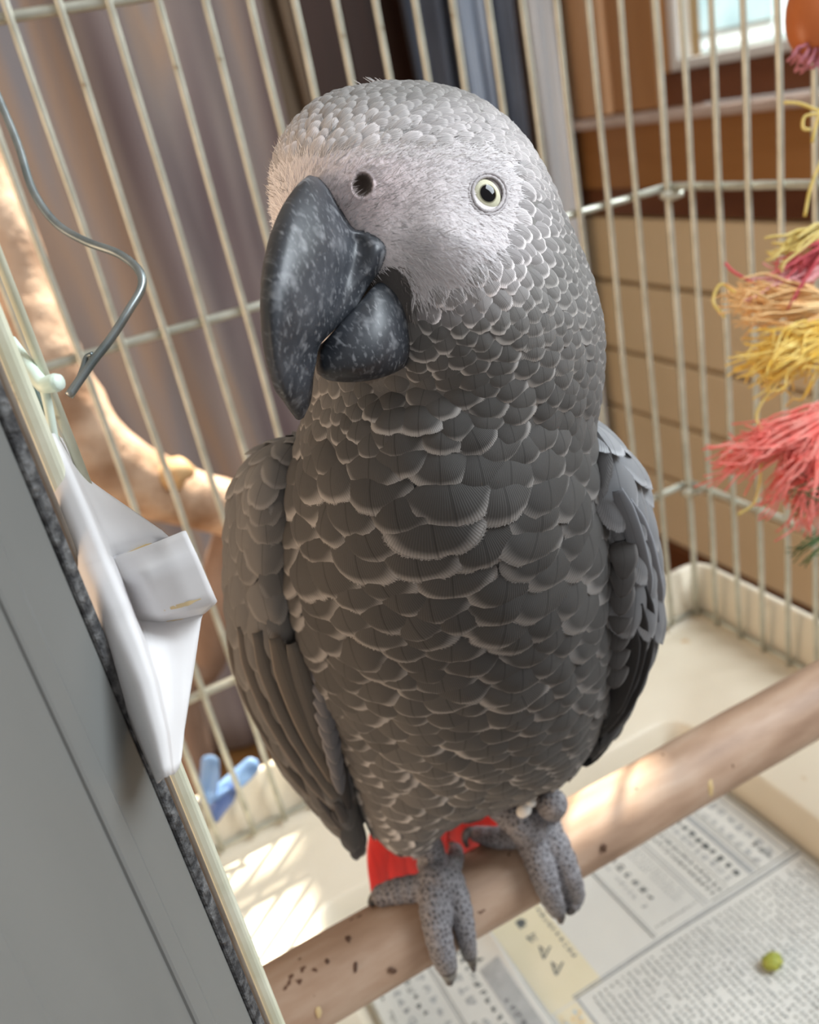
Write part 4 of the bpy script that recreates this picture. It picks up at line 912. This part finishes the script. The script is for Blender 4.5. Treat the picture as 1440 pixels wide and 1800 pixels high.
upper = U([  # lobe edge, lobe, groove, flank, flank front, ridge, far side, back, back
    [(561, 313, .1740), (560, 312, .1730), (557, 311, .1720), (553, 310, .1710), (549, 309, .1705), (545, 308, .1700), (539, 311, .1705), (541, 322, .1760), (552, 322, .1780)],
    [(577, 332, .1725), (574, 330, .1700), (569, 328, .1680), (560, 326, .1660), (547, 324, .1640), (533, 322, .1635), (519, 330, .1660), (525, 350, .1760), (552, 350, .1790)],
    [(597, 366, .1720), (593, 364, .1690), (587, 360, .1665), (570, 356, .1630), (545, 352, .1595), (514, 352, .1580), (494, 367, .1625), (510, 380, .1750), (560, 385, .1800)],
    [(622, 405, .1715), (614, 402, .1685), (605, 398, .1655), (580, 394, .1610), (544, 390, .1560), (500, 392, .1530), (475, 412, .1590), (495, 420, .1740), (565, 425, .1800)],
    [(660, 402, .1730), (645, 412, .1690), (622, 424, .1685), (588, 424, .1605), (544, 424, .1540), (490, 428, .1502), (465, 450, .1570), (488, 455, .1720), (575, 450, .1800)],
    [(686, 436, .1750), (664, 436, .1675), (622, 450, .1680), (585, 455, .1595), (538, 458, .1520), (481, 468, .1480), (459, 488, .1550), (480, 495, .1700), (580, 480, .1790)],
    [(680, 466, .1750), (655, 468, .1680), (612, 482, .1670), (575, 490, .1580), (530, 496, .1505), (476, 510, .1468), (457, 530, .1540), (478, 535, .1690), (575, 515, .1780)],
    [(648, 502, .1730), (632, 502, .1680), (600, 515, .1650), (566, 525, .1570), (523, 534, .1500), (475, 550, .1465), (458, 568, .1540), (478, 572, .1680), (565, 545, .1770)],
    [(622, 545, .1700), (610, 540, .1665), (586, 548, .1635), (556, 560, .1565), (517, 572, .1502), (477, 588, .1470), (461, 604, .1545), (480, 606, .1670), (550, 580, .1745)],
    [(590, 578, .1680), (578, 580, .1645), (562, 588, .1615), (540, 598, .1565), (512, 610, .1515), (481, 622, .1485), (466, 634, .1550), (484, 636, .1660), (535, 612, .1720)],
    [(562, 608, .1660), (555, 612, .1630), (546, 620, .1605), (530, 630, .1570), (509, 642, .1530), (486, 652, .1505), (473, 658, .1560), (488, 662, .1650), (530, 640, .1700)],
    [(555, 640, .1660), (549, 645, .1640), (541, 652, .1615), (528, 662, .1590), (511, 672, .1555), (494, 680, .1535), (482, 684, .1575), (494, 686, .1650), (530, 668, .1690)],
    [(551, 662, .1670), (546, 668, .1650), (539, 675, .1630), (528, 684, .1610), (514, 692, .1585), (501, 698, .1570), (492, 698, .1600), (502, 700, .1655), (530, 690, .1690)],
    [(549, 685, .1690), (545, 692, .1675), (539, 699, .1662), (530, 706, .1650), (519, 712, .1640), (508, 714, .1635), (500, 709, .1645), (508, 710, .1675), (530, 705, .1700)],
    [(545, 708, .1705), (542, 714, .1695), (537, 720, .1690), (530, 726, .1685), (521, 728, .1682), (513, 726, .1682), (508, 719, .1685), (514, 718, .1705), (530, 718, .1715)],
    [(534, 733, .1715), (533, 735, .1713), (530, 737, .1712), (527, 738, .1712), (523, 738, .1712), (519, 735, .1712), (517, 730, .1713), (520, 729, .1720), (528, 731, .1722)]], D)
ub = grid_solid('upper_beak', upper, mtb, parrot, 5, 'dark slate hooked upper beak with pale scratches')
lower = U([  # top edge, front upper, front middle, front lower, bottom, back low, back top
    [(563, 606, .1712), (558, 616, .1690), (556, 634, .1684), (556, 648, .1692), (559, 658, .1720), (566, 648, .1790), (566, 615, .1790)],
    [(578, 592, .1690), (572, 608, .1662), (569, 632, .1650), (570, 652, .1660), (576, 668, .1705), (590, 656, .1810), (588, 600, .1810)],
    [(604, 562, .1688), (600, 586, .1655), (598, 622, .1640), (599, 652, .1650), (606, 672, .1705), (620, 655, .1820), (616, 575, .1820)],
    [(628, 536, .1698), (630, 562, .1662), (633, 606, .1645), (636, 646, .1655), (641, 670, .1712), (652, 650, .1830), (645, 545, .1830)],
    [(650, 510, .1715), (659, 534, .1680), (667, 586, .1662), (670, 634, .1672), (672, 663, .1730), (680, 640, .1840), (665, 520, .1840)],
    [(668, 494, .1738), (684, 514, .1712), (697, 566, .1698), (700, 620, .1705), (699, 652, .1760), (700, 630, .1850), (684, 505, .1850)],
    [(690, 486, .1768), (706, 504, .1750), (717, 552, .1742), (720, 606, .1748), (716, 640, .1795), (710, 620, .1860), (698, 505, .1860)],
    [(706, 488, .1800), (718, 503, .1795), (727, 545, .1795), (729, 594, .1798), (723, 624, .1830), (714, 605, .1875), (706, 520, .1875)]], D)
grid_solid('lower_beak', lower, mtb, parrot, 5, 'dark slate lower beak')
MAT['mouth'] = noisy('mouth', (.012, .011, .011), (.03, .028, .027), 60, 0.8)
grid_solid('mouth_fill', U([[(590, 590, .180), (600, 575, .178), (612, 572, .179), (604, 590, .184)], [(640, 545, .180), (648, 510, .178), (668, 505, .179), (660, 540, .186)], [(690, 500, .183), (696, 478, .182), (712, 482, .183), (706, 505, .189)]], D), MAT['mouth'], parrot, 5)  # dark blob added behind the beak for the dark mouth gap

# ---- eye
et = float(BODY.T(858, 340)); ec0 = at(858, 340, et); ev = (CAM-ec0)/np.linalg.norm(CAM-ec0)

_c, _w = [float(q) for q in ((BODY.row(340)[0]+BODY.row(340)[1])/2, (BODY.row(340)[1]-BODY.row(340)[0])/2)]
enr = BODY.frame(np.array([math.acos((858-_c)/_w)]), np.array([340.0]))[1][0]
gaze = enr*0.7+ev*0.3; gaze /= np.linalg.norm(gaze)
ex = np.cross(AX_U, gaze); ex /= np.linalg.norm(ex); eyu = np.cross(gaze, ex)
ER = 0.0043; ec = ec0-enr*(ER-0.0013)
mte, nt, b = nodes('eye'); a_ = N(nt, 'ShaderNodeAttribute', attribute_name='Col'); L(nt, a_.outputs['Color'], b.inputs['Base Color']); b.inputs['Roughness'].default_value = 0.06; b.inputs['Specular IOR Level'].default_value = 0.35
V, F, Cc = [], [], []; nl, nm = 120, 64
for i in range(nl+1):
    a = math.pi*i/nl
    for k in range(nm):
        q = 2*math.pi*k/nm; V.append(ec+ER*(math.cos(a)*gaze+math.sin(a)*(math.cos(q)*ex+math.sin(q)*eyu)))
        s_ = math.sin(a)*ER if a < math.pi/2 else 1; n_ = mnoise.noise(Vector((math.cos(q)*9, math.sin(q)*9, s_*900)))
        if s_ < 0.00160: c = (.002, .002, .003)
        elif s_ < 0.00178: c = (.30, .29, .20)
        elif s_ < 0.0029: g = 1+0.08*n_; c = (.70*g, .69*g, .52*g)
        elif s_ < 0.0031: c = (.40, .38, .30)
        else: c = (.03, .026, .022)
        Cc.append(c)
F = [(i*nm+k, i*nm+(k+1) % nm, (i+1)*nm+(k+1) % nm, (i+1)*nm+k) for i in range(nl) for k in range(nm)]
me = mesh_np('eye', V, F); ca = me.color_attributes.new('Col', 'FLOAT_COLOR', 'POINT'); ca.data.foreach_set('color', np.hstack([np.array(Cc), np.ones((len(Cc), 1))]).astype(np.float32).reshape(-1))
eye = put('eye', me, mte, parrot, label='pale straw yellow eye with a black pupil')
# wrinkled lids around it
mtl = noisy('eyelid', (.36, .33, .34), (.50, .47, .48), 900, 0.7, 0, 0.5, 0.0004)
def lid(rx, ry, r0, lift, name, rot=0.25, beads=0):
    P = []; Rr = []
    for k in range(73):
        q = 2*math.pi*k/72; x_ = 858+rx*math.cos(q)*math.cos(rot)-ry*math.sin(q)*math.sin(rot); y_ = 341-(rx*math.cos(q)*math.sin(rot)+ry*math.sin(q)*math.cos(rot))
        P.append(at(x_, y_, float(BODY.T(x_, y_))-lift)); Rr.append(r0*(1+0.18*math.sin(q*beads)))
    return put(name, MB().tube(P, Rr, 8, False).me(name), mtl, eye)
lid(27, 31, 0.00034, 0.0004, 'eyelid', beads=30); lid(33, 37, 0.00034, -0.0001, 'eyelid_fold', beads=19)

# ---- wings
WL = Surf([(768, 518, 532, .2150, .002), (775, 488, 540, .2152, .007), (790, 456, 545, .2160, .011), (820, 428, 545, .2180, .015), (860, 408, 540, .2205, .018), (920, 400, 535, .2255, .021), (1000, 397, 535, .2330, .023), (1080, 402, 545, .2410, .024), (1150, 415, 562, .2480, .024),
           (1220, 437, 582, .2560, .023), (1300, 472, 604, .2650, .020), (1370, 515, 616, .2740, .016), (1420, 556, 624, .2800, .012), (1455, 592, 630, .2845, .008), (1472, 618, 632, .2870, .003)])
WR = Surf([(742, 1036, 1050, .2150, .003), (755, 1030, 1066, .2152, .008), (780, 1025, 1088, .2160, .013), (830, 1025, 1121, .2195, .018), (900, 1030, 1141, .2260, .021), (980, 1042, 1153, .2340, .022), (1060, 1055, 1158, .2420, .022), (1110, 1060, 1152, .2470, .020),
           (1160, 1058, 1139, .2520, .018), (1220, 1050, 1115, .2590, .015), (1270, 1042, 1090, .2650, .011), (1300, 1040, 1066, .2690, .006), (1308, 1046, 1056, .2700, .002)])
skinw = {}
def wing(surf, name, label, spacing, colf, seed, nsingle, ncand, tiltd):
    V, F, TH, YY = surf.mesh('wing', 120, 160); x, y, z = to_px(V)
    me = mesh_np('wing', V, F); cc = colf(x, y)*0.7; ca = me.color_attributes.new('Col', 'FLOAT_COLOR', 'POINT'); ca.data.foreach_set('color', np.hstack([cc, np.ones((len(cc), 1))]).astype(np.float32).reshape(-1))
    w_ = put('wing', me, mt, parrot, label=label)
    p, n, f, s_, a_, b_, x, y, q = scatter(surf, ncand, spacing, lambda p, n, dn, x, y: dn+rng.normal(0, .05, p.shape), seed)
    fac = -np.sum(n*(p-CAM)/np.linalg.norm(p-CAM, axis=1)[:, None], 1); sg = set(np.argsort(-(a_*b_*np.clip(fac, 0, 1)))[:nsingle].tolist()); cc = colf(x, y)*rng.uniform(.9, 1.1, len(x))[:, None]
    AV, AF, AE, AU, AC = [], [], [], [], []; off = 0
    for i in range(len(p)):
        M_ = feather_matrix(p[i], n[i], f[i], s_[i], b_[i]*rng.uniform(1.4, 1.7), a_[i]*rng.uniform(2.3, 2.8), math.radians(rng.uniform(*tiltd)), rng.normal(0, .08))
        if i in sg: o = put('covert', COV_ME[i % 8], None, w_); o.matrix_basis = Matrix(M_.tolist()); o.color = (*cc[i], 1)
        else:
            vs, fs_, es = SMALL[i % 6]; AV.append(vs@M_[:3, :3].T+M_[:3, 3]); AF += [tuple(k+off for k in f_) for f_ in fs_]; AE.append(es); AU.append(vs[:, :2]); AC.append(np.repeat(cc[i][None], len(vs), 0)); off += len(vs)
    if AV:
        me = mesh_np('small_coverts', np.vstack(AV), AF); finish_feather_mesh(me, np.vstack(AU), np.concatenate(AE), np.vstack(AC)); me.materials.append(FM_COVERT_S); put('small_coverts', me, None, w_, kind='stuff')
    return w_
def colL(x, y): g = np.interp(y, [780, 900, 1100, 1300, 1460], [.25, .185, .155, .135, .12]); return np.stack([g*1.03, g*.98, g*.93], -1)
def colR(x, y): g = np.interp(y, [750, 900, 1050, 1120, 1200, 1300], [.30, .25, .20, .11, .07, .05]); return np.stack([g*.98, g, g*1.05], -1)
wl = wing(WL, 'wing', 'folded wing on the side next to the white sheet', lambda x, y: (np.interp(y, [780, 900, 1050, 1200, 1450], [.0036, .0044, .0062, .0080, .009]), np.interp(y, [780, 900, 1050, 1200, 1450], [.0050, .0058, .0070, .0078, .007])), colL, 41, 90, 4000, (3, 6))
wrr = wing(WR, 'wing', 'folded wing on the side next to the tan boarded wall', lambda x, y: (np.interp(y, [750, 850, 1000, 1150, 1300], [.0055, .0075, .0095, .008, .009]), np.interp(y, [750, 850, 1000, 1150, 1300], [.006, .0075, .0085, .007, .006])), colR, 42, 70, 4000, (3, 6))

def blade(name, pts, hw, parent, colr, mat=FM_BLADE, n=30, camber=0.25, tipk=0.25):
    """long feather along (px,py,depth) points with half width hw in pixels"""
    P = crom([at(*q) for q in pts], max(2, n//(len(pts)-1))); k = np.linspace(0, 1, len(P))
    T = np.gradient(P, axis=0); T /= np.linalg.norm(T, axis=1)[:, None]; vd = (P-CAM)/np.linalg.norm(P-CAM, axis=1)[:, None]
    sd = np.cross(T, vd); sd /= np.linalg.norm(sd, axis=1)[:, None]; nn = np.cross(sd, T)*np.sign(np.sum(np.cross(sd, T)*-vd, 1))[:, None]
    depth = np.array([q[2] for q in pts]).mean(); w = hw*depth/FPX*np.clip(np.sqrt(np.clip((1-k)/tipk, 0, 1)), 0, 1)*np.clip(.55+k*3, 0, 1)
    us = np.linspace(-1, 1, 9); V, E_, UVs = [], [], []
    for i in range(len(P)):
        for u in us: V.append(P[i]+sd[i]*w[i]*u+nn[i]*(camber*w[i]*(1-u*u))); E_.append(max(abs(u), 0)**1.0*0.98); UVs.append((u*.5, k[i]*6 % 1 if False else k[i]))
    F = [(i*9+j, i*9+j+1, (i+1)*9+j+1, (i+1)*9+j) for i in range(len(P)-1) for j in range(8)]
    me = mesh_np(name, V, F); finish_feather_mesh(me, np.array(UVs), np.array(E_)); me.materials.append(mat)
    o = put(name, me, None, parent); o.color = (*colr, 1); sd_ = o.modifiers.new('th', 'SOLIDIFY'); sd_.thickness = 0.0002; return o
def wt(s_, x, y, off): return (x, y, float(s_.T(x, y))-off)
BRN = (.135, .118, .102); GRY = (.19, .185, .19); DK = (.030, .029, .031); SL = (.21, .215, .235)
# flight feathers of the wing beside the sheet: long blades along its lower edge
for (pts, hw, c, of) in (
    ([(405, 1090), (424, 1180), (462, 1270), (530, 1370), (622, 1462)], 13, BRN, .0012),
    ([(425, 1100), (450, 1190), (492, 1280), (556, 1375), (628, 1455)], 15, (.15, .13, .112), .0022),
    ([(452, 1110), (480, 1200), (522, 1290), (578, 1375), (630, 1445)], 16, BRN, .0030),
    ([(482, 1120), (510, 1210), (545, 1290), (590, 1365), (628, 1425)], 16, (.145, .122, .10), .0038),
    ([(512, 1130), (535, 1210), (563, 1290), (594, 1350), (620, 1400)], 15, BRN, .0044),
    ([(540, 1150), (556, 1220), (576, 1290), (598, 1345), (614, 1385)], 12, (.16, .135, .115), .0050)):
    blade('flight_feather', [wt(WL, x, y, of) for x, y in pts], hw, wl, c)
for (pts, hw) in (([(590, 1410), (606, 1440), (624, 1474)], 8), ([(560, 1400), (590, 1440), (612, 1462)], 7), ([(585, 1425), (604, 1450), (620, 1466)], 6)):
    blade('flight_feather', [wt(WL, x, y, .003) for x, y in pts], hw, wl, (.10, .09, .085))
blade('flight_feather', [wt(WL, 580, 1260, .0065), wt(WL, 596, 1330, .0060), wt(WL, 608, 1390, .0058), wt(WL, 616, 1425, .0050)], 9, wl, DK)
blade('flight_feather', [wt(WL, 566, 1180, .0068), wt(WL, 582, 1260, .0066), wt(WL, 602, 1340, .0060), wt(WL, 618, 1410, .0055)], 9, wl, (.13, .13, .14))
for k in range(8):      # small curled grey coverts along the inner edge
    y_ = 1176+k*27; x_ = np.interp(y_, [1170, 1400], [556, 600])
    t_ = float(WL.T(x_, y_))-.0085
    blade('covert', [(x_-3, y_-24, t_), (x_+1, y_, t_-.0012), (x_+7, y_+32, t_)], np.interp(k, [0, 3, 7], [17, 20, 12]), wl, (.15, .148, .158), FM_COVERT, 12, 0.35, 0.5)
# wing beside the tan wall: grey outer blade, dark primaries below it
blade('flight_feather', [wt(WR, 1100, 880, .0016), wt(WR, 1130, 950, .0016), wt(WR, 1147, 1020, .0014), wt(WR, 1158, 1085, .0012)], 17, wrr, SL)
blade('flight_feather', [wt(WR, 1085, 860, .0026), wt(WR, 1112, 930, .0028), wt(WR, 1130, 1000, .0026), wt(WR, 1140, 1050, .0024)], 15, wrr, (.19, .195, .21))
blade('flight_feather', [wt(WR, 1136, 1020, .0006), wt(WR, 1148, 1080, .0006), wt(WR, 1146, 1130, .0006), wt(WR, 1132, 1182, .0006)], 10, wrr, (.09, .09, .10))
for (pts, hw) in (([(1128, 1030), (1136, 1090), (1130, 1160), (1098, 1240), (1052, 1305)], 14), ([(1120, 1060), (1122, 1120), (1110, 1180), (1078, 1250), (1048, 1298)], 16), ([(1108, 1100), (1104, 1160), (1085, 1220), (1055, 1280)], 18)):
    blade('flight_feather', [wt(WR, x, y, .0018) for x, y in pts], hw, wrr, (.022, .021, .022))
for k in range(7):      # brownish underwing coverts between breast and primaries
    y_ = 985+k*32; x_ = np.interp(y_, [985, 1180], [1098, 1082]); t_ = float(WR.T(x_, y_))-.0040
    blade('covert', [(x_-6, y_-34, t_+.001), (x_, y_, t_), (x_-4, y_+34, t_+.0004)], 24, wrr, (.095, .088, .085), FM_COVERT, 12, 0.14, 0.55)

# ---- red tail
RED = noisy('red_tail', (.55, .004, .003), (.70, .012, .008), 400, 0.55, 0, 0.3, 0.0003, (1, 1, .1))
tr = at(775, 1405, .322)
for k, (x0, xa, xb, dz) in enumerate(((690, 672, 678, 0), (712, 700, 706, -.001), (735, 730, 736, -.002), (765, 760, 764, -.003), (795, 800, 800, -.002), (815, 830, 828, -.001), (835, 852, 848, 0), (745, 715, 720, .002))):
    o = blade('tail_feather', [(x0+(770-x0)*.2, 1385, .318+dz), (xa, 1470-0.20*(xa-760), .330+dz), (xb, 1540-0.42*(xb-760), .345+dz), (xb+2, 1580-0.45*(xb-760), .362+dz)], 25, parrot, (1, 1, 1), RED, 24, 0.18)

# ---- legs, feet and claws
mtf, nt, b = nodes('scaly_foot')
v = coords(nt, (1, 1, 1)); vo = N(nt, 'ShaderNodeTexVoronoi', feature='DISTANCE_TO_EDGE'); vo.inputs['Scale'].default_value = 620; L(nt, v, vo.inputs['Vector'])
vc = N(nt, 'ShaderNodeTexVoronoi'); vc.inputs['Scale'].default_value = 760; L(nt, v, vc.inputs['Vector'])
r1 = ramp(nt, [(0.0, (.31, .30, .315)), (0.10, (.19, .182, .195)), (0.35, (.075, .07, .075))]); L(nt, vo.outputs['Distance'], r1.inputs['Fac'])
L(nt, r1.outputs['Color'], b.inputs['Base Color']); b.inputs['Roughness'].default_value = 0.65; bump(nt, b, vo.outputs['Distance'], 0.8, 0.0008)
CLAW = noisy('claw', (.035, .03, .028), (.13, .11, .10), 300, 0.35)
def foot(label, chains, claws):
    mb = MB()
    for ch in chains:
        pts = []; rs = []
        for q in ch:
            x_, y_, r_ = q[:3]
            if len(q) == 4: t_ = q[3]; rr = r_*t_/FPX
            else:
                t_ = perch_t(x_, y_, 0.0); rr = r_*t_/FPX; t_ = perch_t(x_, y_, rr*0.80)
            pts.append(at(x_, y_, t_)); rs.append(rr)
        P = crom(pts, 5); R = np.interp(np.linspace(0, len(pts)-1, len(P)), range(len(pts)), rs)
        R = R*(1+0.05*np.sin(np.arange(len(R))*2.2))
        mb.tube(P, R, 14)
        for e_, d_ in ((0, 1), (-1, -1)):    # rounded ends
            c = P[e_]; V = []
            for i in range(7):
                for k in range(12):
                    a = math.pi*i/6; q = 6.283*k/12; V.append(c+R[e_]*np.array([math.sin(a)*math.cos(q), math.sin(a)*math.sin(q), math.cos(a)]))
            mb.add(V, [(i*12+k, i*12+(k+1) % 12, (i+1)*12+(k+1) % 12, (i+1)*12+k) for i in range(6) for k in range(12)])
    o = put('foot', mb.me('foot'), mtf, parrot, label=label)
    rm = o.modifiers.new('skin', 'REMESH'); rm.mode = 'VOXEL'; rm.voxel_size = 0.00055; rm.use_smooth_shade = True
    sm = o.modifiers.new('smooth', 'SMOOTH'); sm.iterations = 4; sm.factor = 0.5
    for cl_ in claws:
        pts = []
        for (x_, y_, r_) in cl_: t_ = perch_t(x_, y_, 0); rr = r_*t_/FPX; pts.append((at(x_, y_, perch_t(x_, y_, rr*0.9+0.0008)), rr))
        P = crom([q[0] for q in pts], 6); R = np.interp(np.linspace(0, len(pts)-1, len(P)), range(len(pts)), [q[1] for q in pts]); put('claw', MB().tube(P, R, 10).me('claw'), CLAW, o)
    return o
foot('scaly grey foot nearer the cage door',
     [[(742, 1430, 24, .292), (752, 1480, 25, .298), (762, 1520, 29, .300), (774, 1552, 33)],
      [(766, 1548, 33), (764, 1590, 29), (769, 1635, 26), (778, 1675, 23), (786, 1700, 19)],
      [(790, 1548, 27), (808, 1592, 22), (817, 1632, 19), (822, 1660, 16), (826, 1680, 13)],
      [(768, 1560, 28), (730, 1562, 24), (696, 1567, 22), (672, 1574, 19)],
      [(784, 1540, 22), (800, 1512, 16), (801, 1494, 13)]],
     [[(786, 1698, 17), (790, 1716, 13), (791, 1732, 5)], [(826, 1678, 12), (831, 1694, 8), (834, 1708, 3)], [(670, 1574, 15), (658, 1580, 11), (650, 1592, 5)], [(801, 1496, 10), (797, 1486, 7), (790, 1482, 3)]])
foot('scaly grey foot nearer the middle of the perch, with one toe raised',
     [[(860, 1395, 26, .296), (888, 1424, 28, .296), (915, 1444, 31, .294), (938, 1462, 35)],
      [(934, 1464, 34), (946, 1505, 28), (958, 1545, 24), (970, 1578, 20), (979, 1598, 17)],
      [(956, 1462, 34), (984, 1502, 26), (1001, 1542, 22), (1010, 1572, 19), (1008, 1588, 15)],
      [(944, 1448, 33), (960, 1426, 28), (972, 1412, 27, .2885)],
      [(925, 1462, 26), (885, 1472, 20), (855, 1470, 17), (838, 1466, 14)]],
     [[(979, 1598, 14), (985, 1611, 10), (986, 1624, 4)], [(1008, 1588, 12), (1003, 1600, 9), (997, 1606, 4)], [(838, 1466, 11), (824, 1462, 9), (818, 1474, 7), (822, 1490, 3)]])
mb = MB()
for (x_, y_, r_) in ((922, 1424, 11), (932, 1412, 8)):
    P = crom([at(x_-9, y_+8, .287), at(x_, y_, .285), at(x_+8, y_-3, .286)], 4); mb.tube(P, np.array([.4, .8, 1, 1, 1, 1, 1, .8, .4])*r_*.285/FPX, 10)
put('ankle_down', mb.me('ankle_down'), noisy('white_down', (.70, .68, .64), (.8, .78, .75), 300, 0.9, 0, 0.5, 0.0006), parrot, label='white down at the ankle')
